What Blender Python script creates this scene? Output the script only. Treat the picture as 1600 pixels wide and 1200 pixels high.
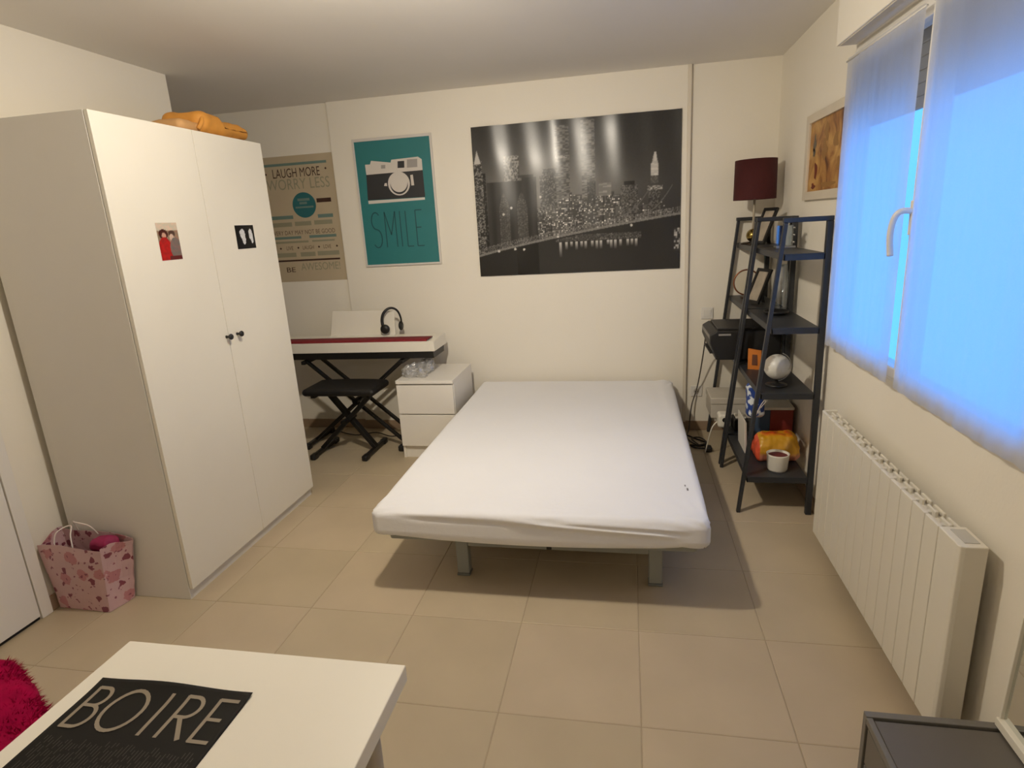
import bpy, bmesh, math, random
import numpy as np
from mathutils import Vector, Matrix, noise

random.seed(7); np.random.seed(7)
scene = bpy.context.scene
col = scene.collection
for o in list(bpy.data.objects): bpy.data.objects.remove(o)

# ------------------------------------------------------------------ camera
F_PX = 935.8
YAW, PITCH, ROLL = 0.199341, -0.261317, -0.058530
CAM = Vector((0, 0, 1.53))
def cam_axes():
    cy, sy, cp, sp = math.cos(YAW), math.sin(YAW), math.cos(PITCH), math.sin(PITCH)
    f = Vector((-sy*cp, cy*cp, sp)); r = Vector((cy, sy, 0)); u = r.cross(f)
    c, s = math.cos(ROLL), math.sin(ROLL)
    return c*r + s*u, -s*r + c*u, f
r_, u_, f_ = cam_axes()
cd = bpy.data.cameras.new('camera'); cam = bpy.data.objects.new('camera', cd); col.objects.link(cam)
cd.sensor_width = 36; cd.sensor_fit = 'HORIZONTAL'; cd.lens = F_PX/1600*36; cd.clip_start = .02
cam.matrix_world = Matrix(((r_.x, u_.x, -f_.x, CAM.x), (r_.y, u_.y, -f_.y, CAM.y), (r_.z, u_.z, -f_.z, CAM.z), (0, 0, 0, 1)))
scene.camera = cam

# ------------------------------------------------------------------ world, exposure, main light
w = bpy.data.worlds.new('dusk_sky'); scene.world = w; w.use_nodes = True
bg = w.node_tree.nodes['Background']; bg.inputs[0].default_value = (.08, .355, 1, 1); bg.inputs[1].default_value = 2.35
vs = scene.view_settings
vs.view_transform = 'Standard'; vs.look = 'None'; vs.exposure = 0.0; vs.gamma = 1; vs.use_curve_mapping = False
LAMP = Vector((-.77, 1.86, 2.27))
LAMP_POWER = 52; FILL_SPOT_POWER = 58; LAMP_COLOR = (1.0, .90, .745)
FILL_LAMP = Vector((-.9, -.75, 2.27)); FILL_LAMP_POWER = 7  # weak fill lamp, added behind the viewer

# ------------------------------------------------------------------ room numbers
XL, XR, YB, YF, ZC = -2.50, .94, 4.305, -1.6, 2.43
YE = 3.23            # end of the left wall, alcove behind it
XA = -3.6            # far side of the alcove

# ------------------------------------------------------------------ materials
def lin(c):
    return tuple(((x/255)/12.92 if x/255 <= .04045 else ((x/255+.055)/1.055)**2.4) for x in c)
MATS = {}
def mat(name, rgb, rough=.5, metal=0, var=.04, vscale=6, bump=0, bscale=40, spec=.5, coat=0, sheen=0):
    if name in MATS: return MATS[name]
    m = bpy.data.materials.new(name); m.use_nodes = True; MATS[name] = m
    nt = m.node_tree; b = nt.nodes['Principled BSDF']
    c = lin(rgb)
    tc = nt.nodes.new('ShaderNodeTexCoord')
    nz = nt.nodes.new('ShaderNodeTexNoise'); nz.inputs['Scale'].default_value = vscale; nz.inputs['Detail'].default_value = 4
    nt.links.new(tc.outputs['Object'], nz.inputs['Vector'])
    rp = nt.nodes.new('ShaderNodeValToRGB')
    rp.color_ramp.elements[0].position = .3; rp.color_ramp.elements[1].position = .7
    rp.color_ramp.elements[0].color = (*[x*(1-var) for x in c], 1); rp.color_ramp.elements[1].color = (*[min(1, x*(1+var)) for x in c], 1)
    nt.links.new(nz.outputs['Fac'], rp.inputs['Fac']); nt.links.new(rp.outputs['Color'], b.inputs['Base Color'])
    b.inputs['Roughness'].default_value = rough; b.inputs['Metallic'].default_value = metal
    b.inputs['Specular IOR Level'].default_value = spec
    b.inputs['Coat Weight'].default_value = coat; b.inputs['Sheen Weight'].default_value = sheen
    if bump:
        n2 = nt.nodes.new('ShaderNodeTexNoise'); n2.inputs['Scale'].default_value = bscale; n2.inputs['Detail'].default_value = 6
        nt.links.new(tc.outputs['Object'], n2.inputs['Vector'])
        bp = nt.nodes.new('ShaderNodeBump'); bp.inputs['Strength'].default_value = bump; bp.inputs['Distance'].default_value = .01
        nt.links.new(n2.outputs['Fac'], bp.inputs['Height']); nt.links.new(bp.outputs['Normal'], b.inputs['Normal'])
    return m
def attr_mat(name, rough=.5, spec=.5, coat=0):
    if name in MATS: return MATS[name]
    m = bpy.data.materials.new(name); m.use_nodes = True; MATS[name] = m
    nt = m.node_tree; b = nt.nodes['Principled BSDF']
    a = nt.nodes.new('ShaderNodeAttribute'); a.attribute_name = 'print'
    nt.links.new(a.outputs['Color'], b.inputs['Base Color'])
    b.inputs['Roughness'].default_value = rough; b.inputs['Specular IOR Level'].default_value = spec; b.inputs['Coat Weight'].default_value = coat
    return m
def glass_mat(name, tint=(1, 1, 1), gloss=.1, rough=.03):
    if name in MATS: return MATS[name]
    m = bpy.data.materials.new(name); m.use_nodes = True; MATS[name] = m
    nt = m.node_tree; nt.nodes.clear()
    out = nt.nodes.new('ShaderNodeOutputMaterial'); mix = nt.nodes.new('ShaderNodeMixShader')
    t = nt.nodes.new('ShaderNodeBsdfTransparent'); t.inputs[0].default_value = (*tint, 1)
    g = nt.nodes.new('ShaderNodeBsdfGlossy'); g.inputs['Roughness'].default_value = rough
    mix.inputs[0].default_value = gloss
    nt.links.new(t.outputs[0], mix.inputs[1]); nt.links.new(g.outputs[0], mix.inputs[2]); nt.links.new(mix.outputs[0], out.inputs[0])
    return m
def curtain_mat():
    m = bpy.data.materials.new('sheer_voile'); m.use_nodes = True
    nt = m.node_tree; nt.nodes.clear()
    out = nt.nodes.new('ShaderNodeOutputMaterial')
    tc = nt.nodes.new('ShaderNodeTexCoord'); wv = nt.nodes.new('ShaderNodeTexNoise'); wv.inputs['Scale'].default_value = 300
    nt.links.new(tc.outputs['Object'], wv.inputs['Vector'])
    rp = nt.nodes.new('ShaderNodeValToRGB'); rp.color_ramp.elements[0].color = (.80, .80, .80, 1); rp.color_ramp.elements[1].color = (.86, .86, .86, 1)
    nt.links.new(wv.outputs['Fac'], rp.inputs['Fac'])
    d = nt.nodes.new('ShaderNodeBsdfDiffuse'); tl = nt.nodes.new('ShaderNodeBsdfTranslucent'); tp = nt.nodes.new('ShaderNodeBsdfTransparent')
    nt.links.new(rp.outputs['Color'], d.inputs['Color']); nt.links.new(rp.outputs['Color'], tl.inputs['Color'])
    a = nt.nodes.new('ShaderNodeMixShader'); a.inputs[0].default_value = .78
    nt.links.new(d.outputs[0], a.inputs[1]); nt.links.new(tl.outputs[0], a.inputs[2])
    b = nt.nodes.new('ShaderNodeMixShader'); b.inputs[0].default_value = .18
    nt.links.new(a.outputs[0], b.inputs[1]); nt.links.new(tp.outputs[0], b.inputs[2]); nt.links.new(b.outputs[0], out.inputs[0])
    return m

M_wall = mat('wall_paint', (239, 232, 217), .85, var=.012, vscale=2, bump=.06, bscale=90)
M_ceil = mat('ceiling_paint', (236, 231, 222), .9, var=.012, vscale=2)
M_skirt = mat('skirting_tile', (158, 134, 110), .45, var=.08)
M_grout = mat('grout', (170, 153, 128), .9, var=.05, vscale=30)
M_white = mat('white_lacquer', (237, 231, 217), .38, var=.008)
M_white2 = mat('white_foil_matt', (234, 229, 220), .5, var=.008)
M_sidewhite = mat('white_side_foil', (226, 222, 214), .5, var=.008)
M_pvc = mat('white_window_plastic', (228, 224, 216), .35, var=.01)
M_black = mat('black_plastic', (22, 21, 21), .45, var=.1)
M_blackmetal = mat('black_metal', (20, 19, 19), .4, var=.1)
M_dark = mat('dark_gap', (28, 25, 22), .9)
M_shelf = mat('dark_grey_steel', (42, 44, 48), .42, var=.05)
M_chrome = mat('chrome', (200, 200, 200), .2, metal=1)
M_silver = mat('silver_metal', (190, 190, 188), .3, metal=1)
M_grey = mat('grey_bed_metal', (150, 152, 146), .5, var=.03)
M_paper = mat('white_paper', (226, 220, 208), .6, var=.01)
M_glass = glass_mat('window_glass', (.95, .97, 1), .06, .01)
M_clear = glass_mat('clear_glass', (.90, .93, .95), .16, .05)

# ------------------------------------------------------------------ mesh helpers
ORG = {}
class MB:
    def __init__(s): s.v = []; s.f = []
    def add(s, vs, fs):
        n = len(s.v); s.v += [tuple(v) for v in vs]; s.f += [tuple(i+n for i in f) for f in fs]; return s
    def box(s, x0, x1, y0, y1, z0, z1):
        v = [(x0, y0, z0), (x1, y0, z0), (x1, y1, z0), (x0, y1, z0), (x0, y0, z1), (x1, y0, z1), (x1, y1, z1), (x0, y1, z1)]
        return s.add(v, [(3, 2, 1, 0), (4, 5, 6, 7), (0, 1, 5, 4), (1, 2, 6, 5), (2, 3, 7, 6), (3, 0, 4, 7)])
    def hexa(s, bot, top):
        return s.add(list(bot)+list(top), [(3, 2, 1, 0), (4, 5, 6, 7), (0, 1, 5, 4), (1, 2, 6, 5), (2, 3, 7, 6), (3, 0, 4, 7)])
    def bar(s, p, q, w_, h_, up=(0, 0, 1)):
        p, q = Vector(p), Vector(q); d = (q-p).normalized(); up = Vector(up)
        if abs(d.dot(up)) > .98: up = Vector((1, 0, 0))
        a = d.cross(up).normalized()*w_/2; b = a.cross(d).normalized()*h_/2
        return s.hexa([p-a-b, p+a-b, p+a+b, p-a+b], [q-a-b, q+a-b, q+a+b, q-a+b])
    def leg(s, p, q, wx, wy):    # prism with horizontal rectangular section
        f = lambda c: [(c[0]-wx/2, c[1]-wy/2, c[2]), (c[0]+wx/2, c[1]-wy/2, c[2]), (c[0]+wx/2, c[1]+wy/2, c[2]), (c[0]-wx/2, c[1]+wy/2, c[2])]
        return s.hexa(f(p), f(q))
    def cyl(s, p, q, r0, r1=None, n=20, caps=True):
        r1 = r0 if r1 is None else r1
        p, q = Vector(p), Vector(q); d = (q-p).normalized()
        a = d.orthogonal().normalized(); b = d.cross(a)
        vs, fs = [], []
        for c, r in ((p, r0), (q, r1)):
            for i in range(n):
                t = 2*math.pi*i/n; vs.append(c + a*math.cos(t)*r + b*math.sin(t)*r)
        for i in range(n): j = (i+1) % n; fs.append((i, j, n+j, n+i))
        if caps: fs += [tuple(range(n-1, -1, -1)), tuple(range(n, 2*n))]
        return s.add(vs, fs)
    def tube(s, pts, r, n=10, sub=6, closed=False):
        P = [Vector(p) for p in pts]
        if sub > 1 and len(P) > 2:
            Q = []; m = len(P)
            for i in range(m if closed else m-1):
                g = (lambda k: P[k % m]) if closed else (lambda k: P[min(max(k, 0), m-1)])
                p0, p1, p2, p3 = g(i-1), g(i), g(i+1), g(i+2)
                for k in range(sub):
                    t = k/sub
                    Q.append(.5*((2*p1)+(p2-p0)*t+(2*p0-5*p1+4*p2-p3)*t*t+(3*p1-p0-3*p2+p3)*t**3))
            if not closed: Q.append(P[-1])
            P = Q
        vs, fs = [], []; m = len(P); prev = None
        for i in range(m):
            d = (P[(i+1) % m]-P[i-1]) if closed else (P[min(i+1, m-1)]-P[max(i-1, 0)])
            d.normalize()
            a = d.orthogonal().normalized() if prev is None else (prev-d*prev.dot(d)).normalized()
            prev = a; b = d.cross(a)
            rr = r(i/(m-1)) if callable(r) else r
            for k in range(n):
                t = 2*math.pi*k/n; vs.append(P[i]+a*math.cos(t)*rr+b*math.sin(t)*rr)
        for i in range(m if closed else m-1):
            i2 = (i+1) % m
            for k in range(n): k2 = (k+1) % n; fs.append((i*n+k, i*n+k2, i2*n+k2, i2*n+k))
        if not closed: fs += [tuple(range(n-1, -1, -1)), tuple(range((m-1)*n, m*n))]
        return s.add(vs, fs)
    def lathe(s, c, prof, n=28, axis='z', cap=True):
        vs, fs = [], []; m = len(prof)
        for r, h in prof:
            for k in range(n):
                t = 2*math.pi*k/n; x, y = r*math.cos(t), r*math.sin(t)
                vs.append({'z': (c[0]+x, c[1]+y, c[2]+h), 'y': (c[0]+x, c[1]+h, c[2]+y), 'x': (c[0]+h, c[1]+x, c[2]+y)}[axis])
        for i in range(m-1):
            for k in range(n): k2 = (k+1) % n; fs.append((i*n+k, i*n+k2, (i+1)*n+k2, (i+1)*n+k))
        if cap: fs += [tuple(range(n-1, -1, -1)), tuple(range((m-1)*n, m*n))]
        return s.add(vs, fs)
    def sphere(s, c, r, n=20, m=12, sq=(1, 1, 1)):
        return s.lathe_s(c, r, n, m, sq)
    def lathe_s(s, c, r, n, m, sq):
        vs = [(c[0], c[1], c[2]-r*sq[2])]; fs = []
        for i in range(1, m):
            a = -math.pi/2+math.pi*i/m
            for k in range(n):
                t = 2*math.pi*k/n; vs.append((c[0]+r*sq[0]*math.cos(a)*math.cos(t), c[1]+r*sq[1]*math.cos(a)*math.sin(t), c[2]+r*sq[2]*math.sin(a)))
        vs.append((c[0], c[1], c[2]+r*sq[2])); L = len(vs)-1
        for k in range(n): k2 = (k+1) % n; fs.append((0, 1+k2, 1+k)); fs.append((L, 1+(m-2)*n+k, 1+(m-2)*n+k2))
        for i in range(m-2):
            for k in range(n): k2 = (k+1) % n; fs.append((1+i*n+k, 1+i*n+k2, 1+(i+1)*n+k2, 1+(i+1)*n+k))
        return s.add(vs, fs)
    def prism(s, poly, fn, d0, d1):      # poly of (u,v), fn(u,v,d)->xyz
        n = len(poly)
        vs = [fn(u, v, d0) for u, v in poly]+[fn(u, v, d1) for u, v in poly]
        return s.add(vs, [tuple(range(n-1, -1, -1)), tuple(range(n, 2*n))]+[(i, (i+1) % n, n+(i+1) % n, n+i) for i in range(n)])
    def rbox(s, c, h, r, n=(10, 10, 6), disp=None):
        cx, cy, cz = c; key = {}; vs = []; fs = []
        def axis(k, cnt):
            hh = h[k]; rr = min(r, hh*.999)
            inner = np.linspace(-(hh-rr), hh-rr, max(2, cnt-5)) if hh-rr > 1e-4 else np.array([0.])
            e = (hh-rr)+rr*np.tan(np.linspace(0, math.pi/4, 4))[1:]
            return list(-e[::-1])+list(inner)+list(e)
        A = [axis(k, n[k]) for k in range(3)]
        def put(p):
            kk = tuple(round(x, 5) for x in p)
            if kk in key: return key[kk]
            q = Vector([min(max(p[i], -(h[i]-min(r, h[i]*.999))), h[i]-min(r, h[i]*.999)) for i in range(3)])
            d = Vector(p)-q; nn = d.normalized() if d.length > 1e-9 else Vector((0, 0, 1))
            o = q+nn*min(r, min(h)*.999 if r > min(h) else r) if d.length > 1e-9 else Vector(p)
            if disp: o = disp(o, nn)
            key[kk] = len(vs); vs.append((o.x+cx, o.y+cy, o.z+cz)); return key[kk]
        for k in range(3):
            i, j = (k+1) % 3, (k+2) % 3
            for sgn in (-1, 1):
                for a in range(len(A[i])-1):
                    for b in range(len(A[j])-1):
                        q = []
                        for (aa, bb) in ((a, b), (a+1, b), (a+1, b+1), (a, b+1)):
                            p = [0, 0, 0]; p[k] = sgn*h[k]; p[i] = A[i][aa]; p[j] = A[j][bb]; q.append(put(p))
                        if sgn < 0: q = q[::-1]
                        if len(set(q)) == 4: fs.append(tuple(q))
        return s.add(vs, fs)
    def build(s, name, m, parent=None, smooth=False, bevel=0, seg=2, colors=None, origin=None):
        if parent is not None: o = ORG[parent.name]
        elif origin is not None: o = Vector(origin)
        else:
            a = np.array(s.v); o = Vector(((a[:, 0].min()+a[:, 0].max())/2, (a[:, 1].min()+a[:, 1].max())/2, a[:, 2].min()))
        me = bpy.data.meshes.new(name)
        me.from_pydata([(x-o.x, y-o.y, z-o.z) for x, y, z in s.v], [], s.f)
        if not colors:
            bm = bmesh.new(); bm.from_mesh(me); bmesh.ops.recalc_face_normals(bm, faces=bm.faces); bm.to_mesh(me); bm.free()
        if colors is not None and len(colors):
            ca = me.color_attributes.new('print', 'FLOAT_COLOR', 'POINT')
            ca.data.foreach_set('color', np.concatenate([np.asarray(colors, dtype=np.float32), np.ones((len(colors), 1), np.float32)], 1).ravel())
        if m is not None: me.materials.append(m)
        if smooth:
            me.polygons.foreach_set('use_smooth', [True]*len(me.polygons))
        ob = bpy.data.objects.new(name, me); col.objects.link(ob)
        if parent is not None: ob.parent = parent
        else: ob.location = o
        ORG[ob.name] = o
        if bevel:
            b = ob.modifiers.new('bevel', 'BEVEL'); b.width = bevel; b.segments = seg; b.limit_method = 'ANGLE'; b.angle_limit = .6
        return ob
def smooth_angle(ob, a=40):
    me = ob.data
    me.polygons.foreach_set('use_smooth', [True]*len(me.polygons))
    try: me.set_sharp_from_angle(angle=math.radians(a))
    except Exception: pass
    return ob
def thing(name, label, cat, loc, group=None):
    o = bpy.data.objects.new(name, None); col.objects.link(o); o.location = loc; ORG[o.name] = Vector(loc)
    o.empty_display_size = .1
    return tag(o, label, cat, group)
def tag(o, label, cat, group=None):
    o['label'] = label; o['category'] = cat
    if group: o['group'] = group
    return o
def struct(o, label=None, cat=None):
    o['kind'] = 'structure'
    if label: o['label'] = label
    if cat: o['category'] = cat
    return o
def sempty(name, loc, label=None, cat=None):
    o = bpy.data.objects.new(name, None); col.objects.link(o); o.location = loc; ORG[o.name] = Vector(loc); o.empty_display_size = .1
    return struct(o, label, cat)
def rename_copy(src, loc, parent=None):
    c = src.copy(); col.objects.link(c); c.location = loc
    if parent is not None: c.parent = parent
    return c

# flat print helpers -------------------------------------------------
def back_plane(x0, z0, y): return lambda u, v, d: (x0+u, y-d, z0+v)
def right_plane(y0, z0, x): return lambda u, v, d: (x-d, y0-u, z0+v)
def left_plane(y0, z0, x): return lambda u, v, d: (x+d, y0+u, z0+v)
def flat(polys, fn, d, name, m, parent, eps=.0002):
    for p in polys: o = MB().add([fn(u, v, d) for u, v in p], [tuple(range(len(p)))]).build(name, m, parent)
    return o
def rect(u0, u1, v0, v1): return [(u0, v0), (u1, v0), (u1, v1), (u0, v1)]
def ell(u, v, a, b=None, n=28, t0=0, t1=2*math.pi):
    b = a if b is None else b
    return [(u+a*math.cos(t0+(t1-t0)*i/n), v+b*math.sin(t0+(t1-t0)*i/n)) for i in range(n)]
def text_geo(s, u0, u1, v0, v1):
    cu = bpy.data.curves.new('t', 'FONT'); cu.body = s; cu.resolution_u = 3
    ob = bpy.data.objects.new('t', cu); col.objects.link(ob)
    dg = bpy.context.evaluated_depsgraph_get(); dg.update()
    me = bpy.data.meshes.new_from_object(ob.evaluated_get(dg))
    co = np.array([v.co[:2] for v in me.vertices]); fs = [tuple(p.vertices) for p in me.polygons]
    bpy.data.objects.remove(ob); bpy.data.curves.remove(cu); bpy.data.meshes.remove(me)
    mn, mx = co.min(0), co.max(0)
    co = (co-mn)/(mx-mn)
    return [(u0+(u1-u0)*a, v0+(v1-v0)*b) for a, b in co], fs
def text(items, fn, d, name, m, parent):
    for it in items:
        uv, fs = text_geo(*it); o = MB().add([fn(u, v, d) for u, v in uv], fs).build(name, m, parent)
    return o
def printed_grid(fn, W, H, nx, ny, img, name, m, parent=None, wave=None, flip=False):
    """img: (ny,nx,3) linear, row 0 = bottom"""
    b = MB(); vs = []
    for j in range(ny):
        for i in range(nx):
            u, v = W*i/(nx-1), H*j/(ny-1)
            vs.append(fn(u, v, wave(u, v) if wave else 0))
    fs = [(j*nx+i, j*nx+i+1, (j+1)*nx+i+1, (j+1)*nx+i) for j in range(ny-1) for i in range(nx-1)]
    b.add(vs, fs)
    return b.build(name, m, parent, colors=img.reshape(-1, 3).tolist(), smooth=True)

# ================================================================== STRUCTURE
T = .12
b = MB().box(XA-T, XR+T, YF-T, YB+T, -.12, -.0015)
floor = struct(b.build('floor', M_grout, origin=(0, 0, 0)), 'beige square floor tiles with thin pale joints', 'floor')
M_tiles = []
for k, c in enumerate([(190, 174, 146), (187, 171, 143), (192, 175, 148)]):
    M_tiles.append(mat('floor_tile_%d' % k, c, .42, var=.06, vscale=3.2, bump=.03, bscale=60))
P = .455; gx, gy = .032, 1.553; J = .0035
tile_cache = {}
i0, i1 = math.floor((XA-gx)/P), math.floor((XR-gx)/P); j0, j1 = math.floor((YF-gy)/P), math.floor((YB-gy)/P)
for i in range(i0, i1+1):
    for j in range(j0, j1+1):
        x0, x1 = max(gx+i*P, XA)+J/2, min(gx+(i+1)*P, XR)-J/2; y0, y1 = max(gy+j*P, YF)+J/2, min(gy+(j+1)*P, YB)-J/2
        if x1-x0 < .01 or y1-y0 < .01: continue
        if x1 < XL-.02 and y1 < YE: continue
        k = (round(x1-x0, 3), round(y1-y0, 3), random.randrange(3))
        if k not in tile_cache:
            e = .002; hx, hy = (x1-x0)/2, (y1-y0)/2
            t = MB().hexa([(-hx, -hy, -.0015), (hx, -hy, -.0015), (hx, hy, -.0015), (-hx, hy, -.0015)], [(-hx+e, -hy+e, 0), (hx-e, -hy+e, 0), (hx-e, hy-e, 0), (-hx+e, hy-e, 0)])
            o = t.build('tile', M_tiles[k[2]], floor); tile_cache[k] = o
            o.location = ((x0+x1)/2, (y0+y1)/2, 0)
        else:
            rename_copy(tile_cache[k], ((x0+x1)/2, (y0+y1)/2, 0))

struct(MB().box(XA-T, XR+T, YF-T, YB+T, ZC, ZC+.12).build('ceiling', M_ceil), 'plain off-white ceiling', 'ceiling')
struct(MB().box(XA-T, XR+T, YB, YB+T, 0, ZC).build('wall_back', M_wall), 'cream painted back wall carrying the posters', 'wall')
struct(MB().box(XA-T, XR+T, YF-T, YF, 0, ZC).build('wall_front', M_wall), 'cream wall behind the viewer', 'wall')
struct(MB().box(XL-T, XL, YF, YE, 0, ZC).build('wall_left', M_wall), 'cream wall behind the wardrobe ending at the alcove', 'wall')
b = MB().box(XA-T, XA, YE-T, YB, 0, ZC).box(XA, XL-T, YE-T, YE, 0, ZC)
struct(b.build('wall_alcove', M_wall), 'cream walls of the alcove behind the wardrobe', 'wall')
WY0, WY1, WZ0, WZ1 = 1.44, 2.96, .905, 2.16
WT = .07
b = MB().box(XR, XR+WT, YF, WY0, 0, ZC).box(XR, XR+WT, WY1, YB, 0, ZC).box(XR, XR+WT, WY0, WY1, 0, WZ0).box(XR, XR+WT, WY0, WY1, WZ1, ZC)
struct(b.build('wall_right', M_wall), 'cream wall with the window and the radiator', 'wall')
# proud plaster panel between the two vertical seams of the back wall
PAN = .022
struct(MB().box(-2.088, .380, YB-PAN, YB, 0, ZC).build('trim_1', M_wall, bevel=.002), 'slightly proud painted lining panel behind the bed', 'wall panel')
struct(MB().box(.380, .402, YB-.030, YB, .07, ZC).build('trim_2', mat('raceway_white', (222, 212, 194), .5, var=.01), bevel=.003), 'thin vertical cable duct right of the skyline poster', 'cable duct')
# skirting tiles
def skirting(name, axis, fixed, a0, a1, sgn, parent_label):
    root = sempty(name, (0, 0, 0), parent_label, 'baseboard')
    n = max(1, round((a1-a0)/.455)); L = (a1-a0)/n
    for k in range(n):
        s0, s1 = a0+k*L+.0015, a0+(k+1)*L-.0015
        if axis == 'x': bb = MB().box(s0, s1, min(fixed, fixed+sgn*.009), max(fixed, fixed+sgn*.009), .001, .07)
        else: bb = MB().box(min(fixed, fixed+sgn*.009), max(fixed, fixed+sgn*.009), s0, s1, .001, .07)
        bb.build('tile', M_skirt, root, bevel=.002)
skirting('baseboard_back', 'x', YB-PAN, -2.088, .402, -1, 'low beige tile skirting along the back wall')
skirting('baseboard_corner', 'x', YB, .402, XR-.01, -1, 'low beige tile skirting in the corner behind the shelves')
skirting('baseboard_alcove', 'x', YB, XA, -2.09, -1, 'low beige tile skirting in the alcove under the piano')
skirting('baseboard_right', 'y', XR, 1.0, YB-.01, -1, 'low beige tile skirting under the radiator')
skirting('baseboard_left', 'y', XL, 1.86, YE, 1, 'low beige tile skirting beside the gift bag')

# door in the left wall
dr = sempty('door_1', (XL, 1.4, 0), 'plain white door with a dark gap above the floor', 'door')
MB().box(XL, XL+.012, .93, 1.805, .016, 2.06).build('door_leaf', M_white2, dr, bevel=.002)
MB().box(XL, XL+.004, .93, 1.805, .001, .0155).build('floor_gap_shade', M_dark, dr)  # solid dark strip, paints the shade under the leaf
b = MB().box(XL, XL+.016, 1.809, 1.858, .001, 2.12).box(XL, XL+.016, .88, .926, .001, 2.12).box(XL, XL+.016, .926, 1.809, 2.066, 2.12)
b.build('door_frame', M_white2, dr, bevel=.002)
h = MB().cyl((XL+.012, 1.0, 1.03), (XL+.055, 1.0, 1.03), .009).tube([(XL+.05, 1.0, 1.03), (XL+.058, 1.03, 1.03), (XL+.056, 1.11, 1.03)], .008)
h.build('door_handle', M_silver, dr, smooth=True)

# ------------------------------------------------------------------ window
win = sempty('window_1', (XR, 2.2, WZ0), 'white two-leaf window with a curved handle above the radiator', 'window')
fx0, fx1 = XR-.012, XR+.06
b = MB().box(fx0, fx1, WY1-.022, WY1, WZ0, WZ1).box(fx0, fx1, WY0, WY0+.022, WZ0, WZ1).box(fx0, fx1, WY0+.022, WY1-.022, WZ0, WZ0+.018).box(fx0, fx1, WY0+.022, WY1-.022, WZ1-.035, WZ1)
b.build('window_frame', M_pvc, win, bevel=.003)
sx0, sx1 = XR-.022, XR+.035
def sash(y0, y1, lw, rw):
    b = MB().box(sx0, sx1, y1-lw, y1, WZ0+.016, WZ1-.03).box(sx0, sx1, y0, y0+rw, WZ0+.016, WZ1-.03)
    b.box(sx0, sx1, y0+rw, y1-lw, WZ0+.016, WZ0+.055).box(sx0, sx1, y0+rw, y1-lw, WZ1-.085, WZ1-.03)
    s = b.build('sash', M_pvc, win, bevel=.004)
    MB().box(XR+.002, XR+.008, y0+rw, y1-lw, WZ0+.055, WZ1-.085).build('pane', M_glass, s)
    return s
sash(2.232, WY1-.020, .028, .022)
s2 = sash(WY0+.020, 2.226, .034, .03)
MB().box(sx0-.012, sx0, 2.188, 2.232, WZ0+.03, WZ1-.03).build('cover_strip', M_pvc, win, bevel=.003)
hd = MB().box(sx0-.022, sx0-.012, 2.194, 2.222, 1.42, 1.53)
hd.build('handle_plate', M_pvc, win, bevel=.004)
MB().tube([(sx0-.018, 2.208, 1.497), (sx0-.05, 2.21, 1.497), (sx0-.066, 2.218, 1.475), (sx0-.07, 2.226, 1.42), (sx0-.062, 2.230, 1.355)], .010, n=12).build('handle', M_pvc, win, smooth=True)
# shutter outside, lowered over the top of the panes
sh = thing('roller_shutter', 'grey roller shutter lowered over the top of the window outside', 'shutter', (XR+.082, 2.2, 1.84))
M_slat = mat('shutter_slat', (150, 146, 138), .6)
for k in range(8):
    z = 1.84+.043*k
    MB().box(XR+.076, XR+.088, WY0-.02, WY1+.02, z, z+.0428).build('slat', M_slat, sh, bevel=.004)
# interior shutter box
bx = thing('shutter_box', 'white roller shutter box jutting out above the window', 'shutter box', (XR-.05, 2.1, WZ1))
MB().box(XR-.10, XR, 1.25, 2.925, WZ1-.008, ZC).build('casing', M_wall, bx, bevel=.003)
MB().box(XR-.092, XR-.03, 1.27, 2.90, WZ1-.012, WZ1-.008).build('underside_flap', mat('flap_white', (205, 196, 180), .5), bx)

# curtains
M_voile = curtain_mat()
def curtain(y0, y1, label, seed):
    t = thing('sheer_curtain', label, 'curtain', (sx0-.02, (y0+y1)/2, WZ0), 'sheer curtains on the window leaves')
    n, m = 150, 30; vs = []; rnd = random.Random(seed)
    ph = [rnd.uniform(0, 6.3) for _ in range(6)]
    zt, zb = 2.105, .912
    for j in range(m):
        z = zt+(zb-zt)*j/(m-1); f = j/(m-1)
        for i in range(n):
            u = i/(n-1); y = y0+(y1-y0)*u
            d = .0020*math.sin(u*62+ph[0]+.5*math.sin(u*9+ph[1]))+.0016*math.sin(u*27+ph[2]+.8*f)+.0022*math.sin(u*11+ph[3]+1.2*f)
            vs.append((sx0-.026+d*(.6+.5*f), y+.004*math.sin(u*40+ph[4])*f, z+.002*math.sin(u*30+ph[5])*(f > .95)))
    fs = [(j*n+i, j*n+i+1, (j+1)*n+i+1, (j+1)*n+i) for j in range(m-1) for i in range(n-1)]
    MB().add(vs, fs).build('voile', M_voile, t, smooth=True)
    MB().cyl((sx0-.026, y0-.008, 2.095), (sx0-.026, y1+.008, 2.095), .004, n=10).build('rod', M_pvc, t, smooth=True)
    # hem: doubled cloth
    vh = []
    for z in (.912, .932):
        for i in range(n):
            k = (m-1)*n+i; x, y, _ = vs[k]; vh.append((x-.0012, y, z))
    MB().add(vh, [(i, i+1, n+i+1, n+i) for i in range(n-1)]).build('hem', M_voile, t, smooth=True)
    return t
curtain(2.252, 2.935, 'far white sheer curtain nearest the framed brown picture', 3)
curtain(1.465, 2.183, 'near white sheer curtain above the radiator, right of the window handle', 5)

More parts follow.
